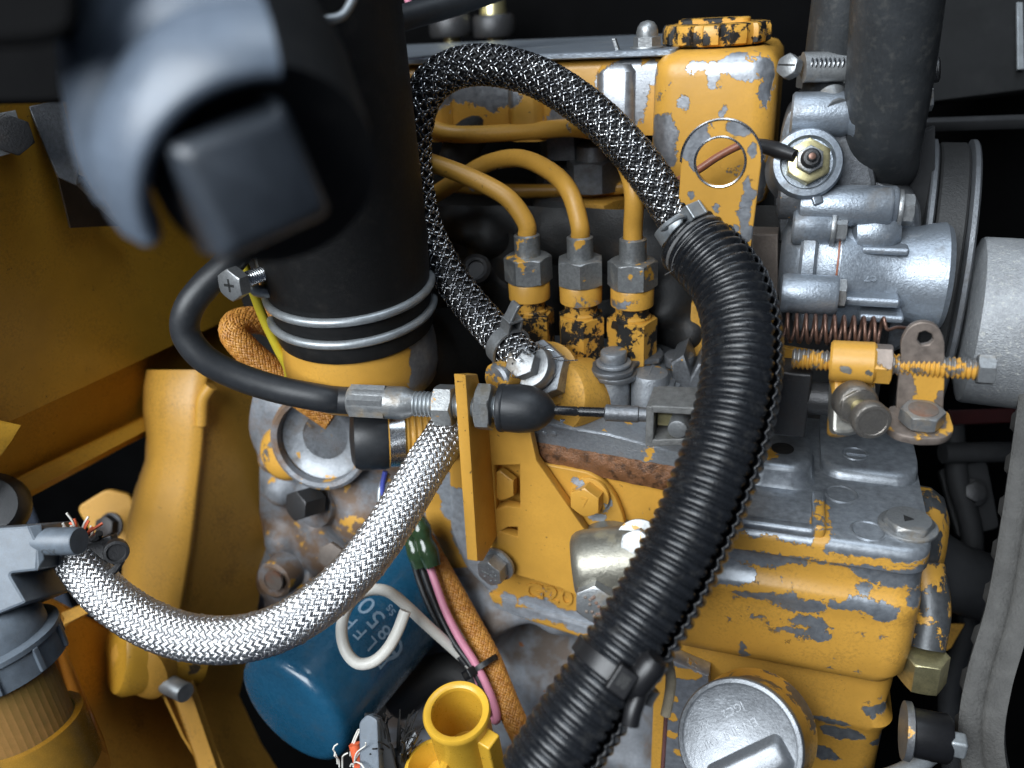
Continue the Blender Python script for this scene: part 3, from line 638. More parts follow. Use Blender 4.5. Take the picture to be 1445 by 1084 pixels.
# control cable, everything along one axis
A0 = P(655, 573, 296); XA = unit(X_ + .12 * Y_)
def ax(k): return A0 + XA * k
cc_ = Thing('control_cable', 'black throttle cable with zinc adjuster, rubber boot and fork end', 'cable', ax(0))
cc_.part('sheath', tube([ax(-40), ax(-44), ax(-50)] + pp((455, 562, 304), (390, 549, 303), (330, 529, 300), (286, 504, 296), (262, 470, 293), (266, 436, 290), (290, 403, 290), (328, 366, 292), (360, 320, 300)), 5.3, 24, 1.2), 'rubber')
fe = cc_.part('ferrule', lathe(ax(-45), XA, [(5.6, 0), (6.2, .8), (6.3, 3), (6.3, 21), (6.1, 22), (4.8, 25), (4.4, 26)], 36), MT['zinc'])
cc_.part('crimp', hexa(ax(-44), XA, 12.3, 14, ch=.05), 'zinc', fe)
cc_.part('threaded_sleeve', thread(ax(-19.5), XA, 4.9, 36, 1.55), 'wire')
cc_.part('lock_nut', hexa(ax(-11), XA, 14, 7.5, ref=unit([0, -.3, 1]), ch=.14), 'nutgrey')
cc_.part('lock_nut', hexa(ax(5.2), XA, 16, 6, ref=unit([0, .1, 1]), ch=.14), 'nutgrey')
cc_.part('boot', lathe(ax(13), XA, [(5.8, 0), (8.6, .4), (9, 1.2), (9, 2.4), (8.7, 2.8), (8.8, 4), (9, 8), (8.6, 12), (7.6, 15.5), (5.8, 18.2), (3.8, 20), (2.4, 20.8), (2, 21.2)], 40), 'rubber')
cc_.part('rod', join(lathe(ax(33), XA, [(1.75, 0), (1.75, 9), (1.5, 9.3), (1.5, 9.8), (1.8, 10), (1.8, 20)], 20)), 'plastic')
cc_.part('rod_end', lathe(ax(52), XA, [(2.0, 0), (3.0, .6), (3.0, 12), (2.6, 12.4), (2.6, 16), (2.8, 17)], 24), 'alloy_dark')
fk = cc_.part('fork', join(box(ax(68), np.eye(3), (0, -8, -8.5), (2.8, 8, 7.5)),
    box(ax(68), (unit([1, 0, .06]), Y_, unit([-.06, 0, 1])), (2.0, -8, 5), (30, 8, 7.8)),
    box(ax(68), (unit([1, 0, .18]), Y_, unit([-.18, 0, 1])), (0.5, -8, -8.6), (30, 8, -5.8))), 'darkmetal', bevel=.5)
cc_.part('rod_nut', hexa(ax(70.9), XA, 7, 5), 'brass', fk)
cc_.part('pin', cyl(ax(79) + [0, 8, 0], -Y_, 3.4, 18, 20), 'zinc', fk)
for o in cc_.o.children:
    if o.name.startswith('fork'): o.data.materials[0] = plain('weathered_fork_steel', (.17, .17, .165), .6, .4, var=.4, scale=.4, bump=.5)

# solenoid cylinder with its flange bolts
sc_ = Thing('fuel_solenoid', 'stubby zinc-plated fuel cylinder partly behind the corrugated conduit', 'fuel valve', P(860, 850, 300))
sa = unit(C2W((.985, .12, .10))); so = P(808, 800, 291)
MT['solenoid'] = cast('dull_plated_steel', (.31, .295, .245), .8, .36, stain=.15, staincol=(.2, .17, .1), bump=.3, dirt=.35)
sc_.part('can', lathe(so, sa, [(1, -.2), (9, 0), (11.2, .9), (12.5, 2.6), (13, 5), (13, 34), (11, 35.5), (6, 36)], 48), 'solenoid')
sc_.part('flange', plate(rounded([P(x, y, 292) for x, y in ((806, 806), (826, 792), (868, 852), (872, 870), (852, 876), (816, 846))], 4), C2W((-.25, -.2, .95)), 3, .5), 'solenoid')
nb = unit(C2W((-.25, -.25, .93))); q = P(842, 842, 281)
b2 = sc_.bolt(q, nb, 12.5, 6, False, 'zinc'); marks(sc_, q + nb * 6, nb, 4.4, b2, 'rust', seed=9)
sc_.bolt(P(903, 768, 284), unit(C2W((-.35, .1, .93))), 10.5, 6, True, 'nutgrey', name='small_bolt', wr=9)
sc_.part('boss', lathe(P(868, 800, 318), unit(C2W((-.1, -.2, .97))), [(18, -18), (17, 4), (15, 6)], 40), 'solenoid')

# ================================================================== GOVERNOR HOUSING
YF = -58.; XL, XR = 46., 133.; ZT = -58.5
GH = [('p', (0, 0, -60.5), (0, 0, 1)), E(1010, 805, YF, 15, 5), E(1075, 792, YF, 16, 3.4), E(1190, 800, YF, 16, 2.0), E(1275, 818, YF, 15, 6), E(1300, 850, YF, 4, 3), E(1255, 805, YF, 9, 3),
      E(1062, 836, YF, 8, 1.8), E(1100, 842, YF, 9, 2.2), E(1135, 850, YF, 8, 3), E(1140, 872, YF, 7, 2.6), E(1118, 886, YF, 6, 1.6), E(1155, 888, YF, 4, 2.6), E(1190, 848, YF, 6, 2.1), E(1228, 852, YF, 9, 2.4), E(1245, 860, YF, 5, 2.4), E(1225, 836, YF, 2.5, 2), E(1290, 850, YF, 2.5, 3), E(1048, 915, YF, 1.6, 5), E(1108, 838, YF, 5, 1.5),
      E(985, 945, YF, 6, 3), E(1010, 955, YF, 8, 2), E(960, 920, YF, 5, 3), E(975, 960, YF, 4, 4), E(1100, 940, YF, .9, .6), E(1180, 952, YF, 1.2, .8), E(1212, 942, YF, 1.2, .8), E(1170, 937, YF, 1.5, .6)]
GK = [('e', (72, YF, -62.5), (9, 12, 2.6)), ('e', (90, YF, -63.5), (14, 8, 2.6)), ('e', (108, YF, -63.5), (14, 6, 1.7)), ('e', (66, YF - 1, -60), (8, 9, 3)), ('e', (97.5, -50, -58), (3, 16, 5)), ('e', (54, YF, -63), (6, 8, 4)), ('e', (122, YF, -64), (6, 4, 1.2)), ('e', (76, -18, -50), (6, 7, 4))]
MT['gov'] = paint('governor_housing_paint', GH, wear=.14, wscale=.11, warp=4.0, keep=GK, under=(.31, .335, .365), under_metal=.65, under_rough=.38, grime=.5)
gh = Thing('governor_housing', 'big housing with bare grey top and flaking yellow front', 'housing', (90, -30, -200))
lev = [(-57.4, 3.4, 0), (-58.2, 1.4, 0), (-59.6, .3, 0), (-61, 0, 0), (-66, -.2, 0), (-66.8, .6, .3), (-67.4, 2.0, .6), (-68.4, 2.2, .6), (-73, 2.0, .5), (-77, 1.0, .4), (-78.6, -.6, .2), (-80, -1.6, 0), (-84, -2.0, 0), (-87, -1.4, 0), (-90, -1.8, 0), (-102, -2.4, 0), (-111, -2.0, .6), (-115.5, -.6, 3), (-118.3, 3, 7), (-119.2, 9, 14)]
body_ = gh.part('upper_casting', loft([rrect(XL, XR - dx + (z + 58) * .0, YF + dy, 34, 9, z, 8) for z, dy, dx in lev][::-1]), 'gov')
st = oz(1165, 655, -56); en = oz(1322, 690, -56)
gh.part('top_step', loft([rrect(98, XR - .4, -16 + dy, 33, 8, z) for z, dy in ((-58, -1.5), (-56.5, -1), (-55, 0), (-54, 1.6), (-53.6, 4))]), 'gov')
bs = oz(1104, 636, -50)
gh.part('pedestal', loft([rrect(bs[0] - 13 + d, bs[0] + 11 - d, bs[1] - 14 + d, bs[1] + 16 - d, 8, z) for z, d in ((-58, -2), (-56, -.6), (-51, 0), (-49.4, .8), (-48.6, 2.6))]), 'gov')
gh.part('pedestal_hole', lathe(bs + [0, -1, 1.42], Z_, [(4.2, 0), (4.2, .3)], 28), 'blackmetal')
gh.part('front_rib', box((97, -56, -58), np.eye(3), (-2.2, 0, -1), (2.2, 24, 4.4)), 'gov', bevel=1.6, seg=3)
gh.part('front_lip', box((0, 0, 0), np.eye(3), (XL + 3, -56.8, -58.6), (96, -52, -54.8)), 'gov', bevel=1.5, seg=3)
sq = oz(1281, 742, -57); scw = gh.part('cover_screw', join(hexa(sq - [0, 0, .4], Z_, 14.5, 3.6, ch=.3), cyl(sq - [0, 0, .6], Z_, 9.6, 1.4)), 'zinc')
gh.part('screw_recess', lathe(sq + [-.6, -.5, 3.22], Z_, [(2.2, 0), (2.2, .15)], 3), 'blackmetal', scw)
for qx, qy in ((1225, 750), (1187, 698)): gh.part('cast_dimple', lathe(oz(qx, qy, -57.4), Z_, [(6, -.4), (6, .1), (5.4, .5), (4.8, .1)], 32, cap1=False), 'gov')
lg = oz(1206, 641, -53.5); gh.part('cast_emblem', join(lathe(lg, Z_, [(5, 0), (4.6, .5), (4.1, 0)], 30, cap0=False, cap1=False), box(lg, np.eye(3), (-3, -.4, 0), (5, .4, .5))), 'gov')
gh.part('lower_casting', loft([rrect(XL + 1, 131 - d, -52 + e, 30, 8, z, 8) for z, d, e in ((-260, 0, 0), (-150, 0, 0), (-146, -1, -1.5), (-142, -2, -3), (-136, 1, -1), (-128, 0, 0), (-116, 0, 0))]), paint('lower_housing_paint', [E(1235, 1003, -52, 5, 2.2), E(1170, 1010, -52, 7, 3), E(1190, 1035, -52, 9, 4), E(1150, 1060, -52, 9, 3), E(1260, 1060, -52, 7, 4)], wear=.12, wscale=.12, warp=3.6, grime=.35, under=(.33, .35, .37)))
fpts = [(941, 930), (1000, 955), (1002, 1110), (935, 1110)]
fsp = gh.part('mating_face', plate([oy(x, y, -60) for x, y in fpts], -Y_, 8, .8), paint('mating_face_paint', [('p', (0, -40, 0), (0, -1, 0))], keep=[E(952, 986, -60, 1.6, 2.2), E(949, 1012, -60, 2.2, 2.4), E(947, 1036, -60, 2.6, 2.4), E(958, 1062, -60, 2.2, 2.0), E(960, 950, -60, 8, 3)], warp=2, under=(.5, .52, .55), under_rough=.34))
gh.part('flange_edge', plate([oy(x, y, -59) for x, y in ((924, 925), (941, 930), (934, 1110), (917, 1110))], -Y_, 12, .8), MT['paint_clean'])
gk = tube(pp((938, 900, 268), (942, 930, 268), (947, 960, 268), (944, 985, 268), (939, 1010, 268)), 1.8, 10); gh.part('gasket_squeeze', gk, 'gasket')
gk2 = tube(pp((940, 1008, 268), (938, 1040, 268), (934, 1100, 268)), .7, 8); gh.part('gasket_line', gk2, 'maroon')
# oil filler neck and aluminium cap
oc = P(1043, 1048, 262); na = unit(oc - P(1066, 1030, 290))
gh.part('filler_neck', lathe(oc - na * 30, na, [(21.5, 0), (19.8, 5), (19.2, 12), (19, 25), (18.4, 26)], 56), paint('neck_paint', wear=.55, wscale=.04, warp=4, grime=.9, under=(.15, .12, .09), under_metal=.2))
oil = Thing('oil_filler_cap', 'silver cast oil filler cap with raised bar grip and lettering', 'cap', oc)
capm = cast('cap_aluminium', (.27, .285, .305), .75, .42, bump=.25, dirt=.4)
oil.part('seal', lathe(oc - na * 4.4, na, [(19.6, 0), (19.6, 1.6)], 56), 'blackwire')
oil.part('disc', lathe(oc - na * 3, na, [(19.9, 0), (20.3, .5), (20.3, 3.2), (19.8, 4), (18.6, 4.2), (17.8, 3.7), (1, 3.5)], 72), capm)
tu = unit(onp(1110, 1010, oc, na) - onp(985, 1070, oc, na)); tv = np.cross(na, tu)          # tu along the bar, tv across
def capf(x, y, z): return oc + na * (.4 + z) + tu * x + tv * y
def bar(z, dx, dy): 
    return np.array([capf(x, y, z) for x, y in [(q[0], q[1] - 8.0) for q in rrect(-13.5 + dx, 12.5 - dx, -4.5 + dy, 5 - dy, 2.5, 0)]])
oil.part('grip_bar', loft([bar(-.2, -1.2, -1.4), bar(1.0, -.4, -.6), bar(2.4, .3, .5), bar(3.2, 1, 1.1), bar(3.6, 2.2, 2)]), capm)
def ct(cx, cy): return lambda x, y, z: capf(cx - x, cy - y, z)
oil.part('raised_lettering', join(text('ENGINE OIL', 3.9, ct(-1.5, 3.6), .5), text('IGC2', 3.6, ct(3.5, 9.6), .5), text('XIO', 3.6, ct(-8.5, 9.2), .5)), capm)
# right side of the housing
rs = Thing('side_cover', 'grey and yellow domed cover on the right flank of the housing', 'cover', P(1320, 800, 300))
MT['sidep'] = paint('side_cover_paint', wear=.95, wscale=.06, warp=4, grime=.6, under=(.10, .105, .11), under_metal=.5)
rs.part('dome', lathe(P(1296, 765, 312), unit([1, -.15, 0]), [(22, -10), (22, 1), (19, 6), (12, 9), (1, 10)], 44), 'sidep')
rs.part('arm', tube([np.append(P(1300, 800, 296), 8), np.append(P(1312, 860, 290), 7), np.append(P(1308, 915, 288), 6)], 7, 18), 'sidep')
rs.part('union', hexa(P(1306, 922, 286), unit(-Z_ * 1 + X_ * .05), 14, 13, ch=.1), 'brass')
pl = Thing('plug_connector', 'black cylindrical plug with grey clip on the lower right flank', 'connector', P(1290, 1035, 285))
pa = unit(X_ + .0 * Z_); po = P(1283, 1032, 283)
pl.part('flange', lathe(po - pa * 2, pa, [(10, 0), (10.2, 2.2), (9.2, 2.8)], 36), 'alloy_dark')
pl.part('barrel', lathe(po, pa, [(8.4, 0), (8.4, 12), (7.6, 13), (4, 13.2)], 36), 'tie')
pl.part('clip', box(po + pa * 11.5, np.eye(3), (0, -7, -1), (5.5, -1, 6)), 'wire', bevel=1)
pl.part('lead', tube([po + [8, 0, -9], po + [2, 0, -20], po + [-12, 0, -34], po + [-30, 0, -50]], 3.5, 14), 'wire')

# ================================================================== CONDUIT AND BRAIDED HOSES
cpts = pp((972, 338, 288), (1000, 365, 282), (1030, 405, 274), (1046, 460, 266), (1046, 525, 259), (1032, 600, 254), (1006, 680, 250), (970, 765, 247), (925, 850, 244), (872, 935, 241), (815, 1020, 239), (760, 1105, 238))
def conduit(pts, R, pitch, ref, slit=0.035):
    c, s = catmull(pts, pitch / 10); t, U, Vv = pframes(c, ref); n = 56; rings = []
    a = np.linspace(slit * math.pi, 2 * math.pi - slit * math.pi, n)
    for k in range(len(c)):
        f = (s[k] / pitch) % 1.0
        h = 0.5 - 0.5 * math.cos(2 * math.pi * f); h = h ** .38
        r = R - 1.35 + 1.35 * h
        ra = r + np.where(a > 2 * math.pi - .5, (a - (2 * math.pi - .5)) * .5, 0)
        o = c[k] + np.outer(np.cos(a) * ra, U[k]) + np.outer(np.sin(a) * ra, Vv[k])
        ri = ra - .8
        i = c[k] + np.outer(np.cos(a) * ri, U[k]) + np.outer(np.sin(a) * ri, Vv[k])
        rings.append(np.concatenate([o, i[::-1]]))
    return loft(rings, True, True)
cn = Thing('corrugated_conduit', 'thick black corrugated split conduit curving down the middle right', 'conduit', cpts[-1])
cn.part('ribbed_tube', conduit(cpts, 13.2, 3.6, unit(X_ * .86 - Y_ * .25 + Z_ * .35)), 'plastic', smooth=60)
cn.part('end_ring', lathe(cpts[0] + unit(cpts[1] - cpts[0]) * 2, unit(cpts[1] - cpts[0]), [(11.2, 0), (12.6, .8), (12.6, 5)], 48, cap1=False), plain('scuffed_end', (.13, .13, .13), .7, var=.3))
def cable_tie(label, c, axis, R, headdir, w=4.5, tail=None):
    u, v, ww = frame(axis); t = Thing('cable_tie', label, 'cable tie', c, 'cable ties')
    t.part('strap', lathe(c - ww * w / 2, ww, [(R, 0), (R + 1.3, .2), (R + 1.3, w - .2), (R, w)], 48, cap0=False, cap1=False), 'tie')
    hd_ = unit(np.array(headdir) - np.dot(headdir, ww) * ww); s = np.cross(ww, hd_)
    hp = c + hd_ * (R + .5)
    h = t.part('lock_head', box(hp, (s, ww, hd_), (-3.2, -w * .8, -1), (3.2, w * .8, 3.8)), 'tie', bevel=.6)
    t.part('slot', box(hp, (s, ww, hd_), (-1.6, -w * .45, 3.82), (1.6, w * .3, 3.92)), 'blackmetal', h)
    if tail is not None: t.part('tail', tail, 'tie')
    return t
k1 = P(868, 945, 241); kax = unit(P(815, 1020, 239) - P(925, 850, 244))
tl = tube(pp((905, 965, 230), (900, 985, 228), (893, 1005, 227), (890, 1022, 227)), 2.6, 10)
cable_tie('black cable tie with square head gripping the corrugated conduit', k1, kax, 13.1, C2W((-.30, -.30, .9)), 5.0, tl)
t2 = Thing('conduit_clip', 'small black clip peg beside the conduit tie', 'clip', P(905, 975, 230))
t2.part('peg', lathe(P(899, 965, 229), unit(C2W((.5, .75, .2))), [(3.5, -3), (4.3, 0), (4.3, 8), (3, 10)], 24), 'tie')
t2.part('arm', tube(pp((896, 975, 231), (915, 945, 233), (925, 915, 238)), 2.2, 12), 'tie')

def hose(label, pts, R, mat, N, loc, name='braided_hose', liner='braidcore', **k):
    t = Thing(name, label, 'hose', loc, 'steel-braided hoses')
    t.part('liner', tube(pts, R - .55, 28, 1.5), liner)
    t.part('braid', braid(pts, R, N=N, **k), mat, kind='stuff', smooth=0)
    return t
up = pp((985, 352, 285), (962, 318, 287), (935, 275, 289), (890, 214, 292), (830, 155, 295), (760, 110, 298), (690, 92, 300), (635, 100, 303), (600, 130, 306), (585, 175, 310), (583, 230, 316), (592, 295, 322), (612, 350, 326), (648, 410, 325), (688, 458, 318), (722, 492, 308), (745, 512, 301))
h1 = hose('dark steel-braided hose looping over the injection pipes', up, 6.95, 'darkbraid', 14, up[-1], wires=2, wr=.36, hw=.47, amp=.38, sub=5, gap=.95, only=0)
h1.part('dark_reflection_strands', braid(up, 6.85, N=14, wires=2, wr=.36, hw=.47, amp=.38, sub=5, gap=.95, only=1), 'blackwire', kind='stuff', smooth=0)  # steel strands coloured black, standing for dark reflections
lo = pp((652, 575, 322), (632, 610, 315), (600, 660, 304), (565, 718, 295), (530, 770, 288), (490, 818, 284), (440, 860, 281), (385, 890, 281), (325, 903, 283), (260, 898, 287), (200, 875, 292), (150, 840, 298), (118, 802, 303), (104, 778, 306))
h2 = hose('bright silver braided hose sagging across the lower left', lo, 7.9, 'steelbraid', 18, lo[-1], liner='alloy', wires=3, wr=.27, hw=.38, amp=.32, sub=5, gap=.98, fuzz=.35)
def fray(c, axis, R, n, L, seed, wr=.22):
    rg = np.random.default_rng(seed); u, v, w = frame(axis); g = []
    for k in range(n):
        a = rg.random() * 6.28; d = math.cos(a) * u + math.sin(a) * v; p = np.array(c) + d * R * (.8 + .25 * rg.random())
        l = L * (.4 + rg.random()); j = rg.normal(size=3) * .5
        g.append(tube([p, p + w * l * .4 + d * .6, p + w * l * .8 + d * (1.5 + 3 * rg.random()) + j, p + w * l + d * (2 + 5 * rg.random()) + j * 3], wr, 5, 1.2))
    return join(*g)
h2.part('frayed_wires', fray(lo[-1] + [0, 0, 0], lo[-1] - lo[-3], 7.2, 24, 5, 5, .5), 'white', kind='stuff')
h2.part('orange_inner_yarn', fray(lo[-1], lo[-1] - lo[-3], 5.0, 22, 4, 6, .6), 'orange', kind='stuff')
h2.part('stray_wires', fray(lo[0], lo[0] - lo[2], 7, 10, 6, 8, .18), 'bright', kind='stuff')
h1.part('frayed_wires', fray(P(975, 338, 285), unit(up[0] - up[2]), 7.2, 26, 7, 11, .2), 'bright', kind='stuff')
h1.part('stray_wires', fray(up[-1], up[-1] - up[-3], 7, 24, 7, 12, .2), 'bright', kind='stuff')
def spring_clip(label, c, axis, R, tabdir, mat='wire', w=5.5):
    u, v, ww = frame(axis); t = Thing('hose_clip', label, 'hose clip', c, 'ear clips on the braided hose')
    b = t.part('band', lathe(c - ww * w / 2, ww, [(R, 0), (R + .9, .15), (R + .9, w - .15), (R, w)], 44, cap0=False, cap1=False), mat)
    td = unit(np.array(tabdir) - np.dot(tabdir, ww) * ww); s = np.cross(ww, td)
    p = c + td * (R + .4)
    t.part('ear', join(box(p, (s, ww, td), (-3.6, -w / 2, -.4), (-2.4, w / 2, 5)), box(p, (s, ww, td), (2.0, -w / 2, -.4), (3.2, w / 2, 5)), box(p, (s, ww, td), (-3.6, -w / 2, 3.6), (3.2, w / 2, 4.9))), mat, bevel=.4)
    return t, p, s, ww, td
a1 = unit(up[0] - up[2])
t, p, s_, w_, d_ = spring_clip('grey ear clip where the braided hose enters the conduit', P(958, 322, 286.5), a1, 7.7, C2W((.35, .2, .9)))
t.part('hooked_end', tube([p + s_ * 3, p + s_ * 5 + d_ * 3, p + s_ * 9 + d_ * 4, p + s_ * 12 + d_ * 2, p + s_ * 12.5 - d_ * 1, p + s_ * 10 - d_ * 1.5], 1.0, 8), 'wire')
a2 = unit(up[-1] - up[-3])
t, p, s_, w_, d_ = spring_clip('bright ear clip on the braided hose above the banjo bolt', P(717, 488, 309), a2, 7.8, C2W((.35, .45, .8)), 'zinc')
t.part('upturned_tab', box(p + s_ * 2 + d_ * 4, (s_, w_, unit(d_ * .5 + C2W((.5, .7, .3)))), (-.8, -2.4, 0), (.8, 2.4, 8)), 'zinc', bevel=.5)
lk = Thing('wire_loop', 'small grey slotted metal tab beside the lifting bracket foot', 'tab', P(1020, 335, 284))
lo_ = [P(x, y, 283.5) for x, y in ((1011, 352), (1016, 328), (1021, 321), (1029, 321), (1033, 328), (1031, 342), (1025, 356))]
lk.part('slotted_tab', plate(rounded(lo_, 1), C2W((0, 0, 1)), 1.0, .25, [[P(x, y, 283.5) for x, y in ((1017, 346), (1020, 332), (1025, 332), (1023, 346))]]), 'wire')

# ================================================================== SPRING, ADJUSTER, LEVER
sp0 = P(1098, 462, 291); sp1 = P(1246, 469, 277); sa_ = unit(sp1 - sp0); L_ = np.linalg.norm(sp1 - sp0)
u, v, w = frame(sa_); hp = []
turns = 11
for k in range(turns * 22 + 1):
    q = k / 22 * 2 * math.pi; hp.append(sp0 + w * L_ * k / (turns * 22) + 5.0 * (math.cos(q) * u + math.sin(q) * v))
hp += list(pp((1252, 465, 275), (1266, 462, 276), (1282, 464, 278), (1292, 470, 280)))
sg = Thing('tension_spring', 'coppery coil spring hooked to the slotted tab', 'spring', sp1)
sg.part('coil', tube(hp, .62, 9, .55), 'copper')
yt = P(1300, 560, 268)[1]
MT['tab'] = paint('tab_paint', [E(1300, 478, yt, 26, 10.5, 40), E(1270, 565, yt, 4, 14, 30), E(1295, 612, yt, 24, 8, 60), E(1329, 568, yt, 2.2, 5, 20)], warp=2.4, under=(.25, .205, .175), under_metal=.5, under_rough=.5)
tb = Thing('spring_tab', 'upright rusty tab with slot above a yellow foot on the housing', 'bracket', P(1296, 610, 268))
tp = [(1272, 505), (1270, 482), (1283, 460), (1303, 453), (1322, 459), (1333, 478), (1333, 540), (1331, 582), (1264, 582), (1268, 530)]
hl = [oy(x, y, yt) for x, y in ((1294, 481), (1297, 470), (1306, 467), (1315, 472), (1317, 480), (1311, 486), (1300, 488))]
tb.part('upright', plate(rounded([oy(x, y, yt) for x, y in tp], [2, 3, 4, 4, 4, 3, 1, 1, 1, 1]), -Y_, 2.6, .4, [hl]), 'tab')
ft = oy(1297, 583, yt)
fo = [(-9.5, 2), (9, 2), (9.5, -10), (6, -15), (-2, -17), (-9, -15), (-11.5, -10)]
tb.part('foot', plate(rounded([ft + [x, y, 0] for x, y in fo], 3), unit([0, -.12, 1]), 2.8, .5), 'tab')
bf = ft + [-.5, -8, .8]; bo_ = tb.bolt(bf, unit([0, -.1, 1]), 12, 5, False, 'zinc', name='foot_bolt')
tb.part('rusty_top', cyl(bf + unit([0, -.1, 1]) * 4.9, unit([0, -.1, 1]), 4.6, .35, 24, .1), 'rust', bo_)
r0 = P(1118, 506, 281); r1 = P(1378, 521, 260); ra_ = unit(r1 - r0); RL = np.linalg.norm(r1 - r0)
MT['rodp'] = paint('rod_paint', wear=.85, wscale=.07, warp=3, under=(.30, .29, .28), grime=.4)
ad = Thing('adjusting_screw', 'long threaded adjusting screw with yellow-flecked threads', 'screw', r0)
ad.part('threaded_rod', thread(r0, ra_, 3.7, RL, 1.5), 'rodp')
ad.part('head', hexa(r0 + ra_ * RL, ra_, 9, 5), 'zinc')
nn = r0 + ra_ * RL * .455; ad.part('lock_nut', hexa(nn, ra_, 12, 6, ref=unit([0, -.4, 1]), ch=.14), MT['tab'])
lv = Thing('stop_lever', 'yellow-topped lever block carrying the adjusting screw', 'lever', P(1208, 610, 268))
lb = r0 + ra_ * RL * .345
MT['lever'] = paint('lever_paint', [E(1210, 560, -20, 12, 9, 40), E(1190, 500, -20, 2, 1.6, 30), E(1222, 505, -20, 1.6, 1.4, 20)], warp=2, under=(.34, .33, .30), under_rough=.45)
lv.part('bored_block', lathe(lb - ra_ * 7.3, ra_, [(6.4, 0), (7.2, .8), (7.2, 13.8), (6.4, 14.6)], 36), 'lever')
lv.part('arm', plate(rounded([P(x, y, 273) for x, y in ((1184, 500), (1238, 508), (1237, 575), (1232, 605), (1190, 615), (1172, 612), (1178, 560))], 3), C2W((-.1, .25, .95)), 8, 1.2), 'lever')
lax = unit(C2W((-.03, -.38, .92))); lc = P(1210, 572, 267)
sr = lv.part('pivot_collar', lathe(lc - lax * 6, lax, [(6.6, 0), (7, .6), (7, 6), (6.2, 7), (4.8, 7), (4.4, 5)], 36), 'wornsteel')
lv.part('hex_nut', hexa(lc - lax * 2, lax, 11, 3.4), 'wornsteel', sr)
lv.part('brass_shank', lathe(lc, lax, [(2.7, -2), (2.7, 9)], 24), 'brass')
lv.part('round_head', lathe(lc + lax * 8.5, lax, [(5.2, 0), (6, .6), (6.2, 4.2), (5.6, 5), (4.6, 5.1), (4.4, 4.9), (1, 4.9)], 40), 'wornsteel')
sd_ = Thing('shaft_end', 'dark square lever boss beside the conduit below the spring', 'shaft', P(1130, 560, 292))
sd_.part('boss', box(P(1118, 552, 292), np.eye(3), (-6, -6, -16), (6, 8, 10)), 'darkmetal', bevel=1)
sd_.part('shaft', cyl(P(1130, 560, 292), X_, 6, 18, 28), 'darkmetal')
sd_.part('plate', plate([P(x, y, 296) for x, y in ((1095, 490), (1150, 492), (1150, 520), (1095, 520))], -Y_, 3, .3), MT['paint_dull'])

# ================================================================== WATER PUMP SIDE
wp = Thing('water_pump', 'cast aluminium water pump beside the pulley', 'water pump', P(1200, 440, 310))
wc = P(1130, 370, 318)
wp.part('volute', lathe(wc, X_, [(12, -8), (17, -6), (20.5, 0), (21, 4), (21.5, 5), (21.5, 12), (22, 12.6), (22, 19), (20.6, 20)], 56), 'alloy')
wp.part('flange_plate', lathe(wc, X_, [(23, -1), (24, 0), (24, 4), (23, 5)], 56), 'alloy')
wp.part('seam', lathe(wc, X_, [(22.3, 12.05), (22.3, 12.75)], 56, cap0=False, cap1=False), 'copperwire')
wp.part('neck', lathe(P(1180, 385, 312), X_, [(22, 0), (21, 6), (19, 12), (18, 20), (18.5, 26), (20, 32), (20.5, 36), (19, 38)], 56), 'alloy')
def boss(px, py, d, r, l, m='alloy'): return wp.part('bolt_boss', lathe(P(px, py, d), X_, [(r * .7, 0), (r * .95, .8), (r, 2), (r, l - 1), (r * .9, l)], 32), m)
boss(1126, 290, 298, 7.2, 32); boss(1150, 290, 299, 7.6, 28); boss(1100, 413, 293, 7.2, 20)
wp.bolt(P(1176, 414, 288), X_, 9.5, 4.2, False, 'zinc'); wp.bolt(P(1265, 296, 291), X_, 10, 4, True, 'zinc')
wp.part('cast_lump', lathe(P(1200, 330, 298), unit(X_ + .1 * Z_), [(4, 0), (8, 2), (9, 8), (7.5, 14), (4, 17)], 32), 'alloy')
wp.part('web', box(P(1190, 423, 292), (X_, Y_, Z_), (0, -2, -1.8), (19, 10, 1.8)), 'alloy', bevel=1.2)
for k, (qx, qy, l) in enumerate(((1215, 352, 16), (1212, 446, 15))): wp.part('cast_rib', box(P(qx, qy, 292), (X_, Y_, Z_), (0, -2, -1.4), (l, 12, 1.4)), 'alloy', bevel=1.0)
for qx, qy, d_ in ((1118, 318, 300), (1122, 440, 303)):
    wp.part('flange_ear', lathe(P(qx, qy, d_), X_, [(6.2, 0), (7, .8), (7, 13), (6.2, 14)], 28), 'alloy')
wp.bolt(P(1172, 322, 294), X_, 9, 4, True, 'zinc')
wp.part('casting_number', text('25', 5, onface(P(1228, 392, 291.0), C2W((-.1, .05, 1)), Z_), .5), 'alloy')
wp.part('back_casting', plate(rounded([oy(x, y, 34) for x, y in ((1092, 250), (1200, 240), (1300, 280), (1305, 480), (1215, 520), (1095, 500))], 6), -Y_, 22, 2.5), 'alloy_dark')
th = Thing('thermostat_housing', 'pale alloy thermostat housing under the worm-drive clamp', 'thermostat housing', P(1150, 240, 300))
sax = unit(C2W((-.22, -.08, .96))); tc = P(1140, 229, 286)
th.part('sensor_boss', lathe(tc - sax * 16, sax, [(13.5, 0), (12.6, 8), (12.6, 14), (11.8, 15.6), (9.6, 16), (8.8, 14)], 48), 'alloy')
th.part('boss_tab', box(tc - sax * 4, (unit(C2W((0.3, -1, 0))), unit(C2W((1, .3, 0))), sax), (10.5, -2, -6), (15.5, 2, 2)), 'alloy', bevel=.8)
th.part('outlet_barrel', lathe(P(1116, 162, 296), X_, [(7, 0), (8, .8), (8, 18), (7.4, 20), (9.5, 22), (9.5, 30)], 36), 'alloy')
th.part('web', plate(rounded([oy(x, y, 27) for x, y in ((1112, 150), (1215, 150), (1240, 270), (1200, 300), (1120, 300), (1098, 200))], 5), -Y_, 26, 2), 'alloy_dark')
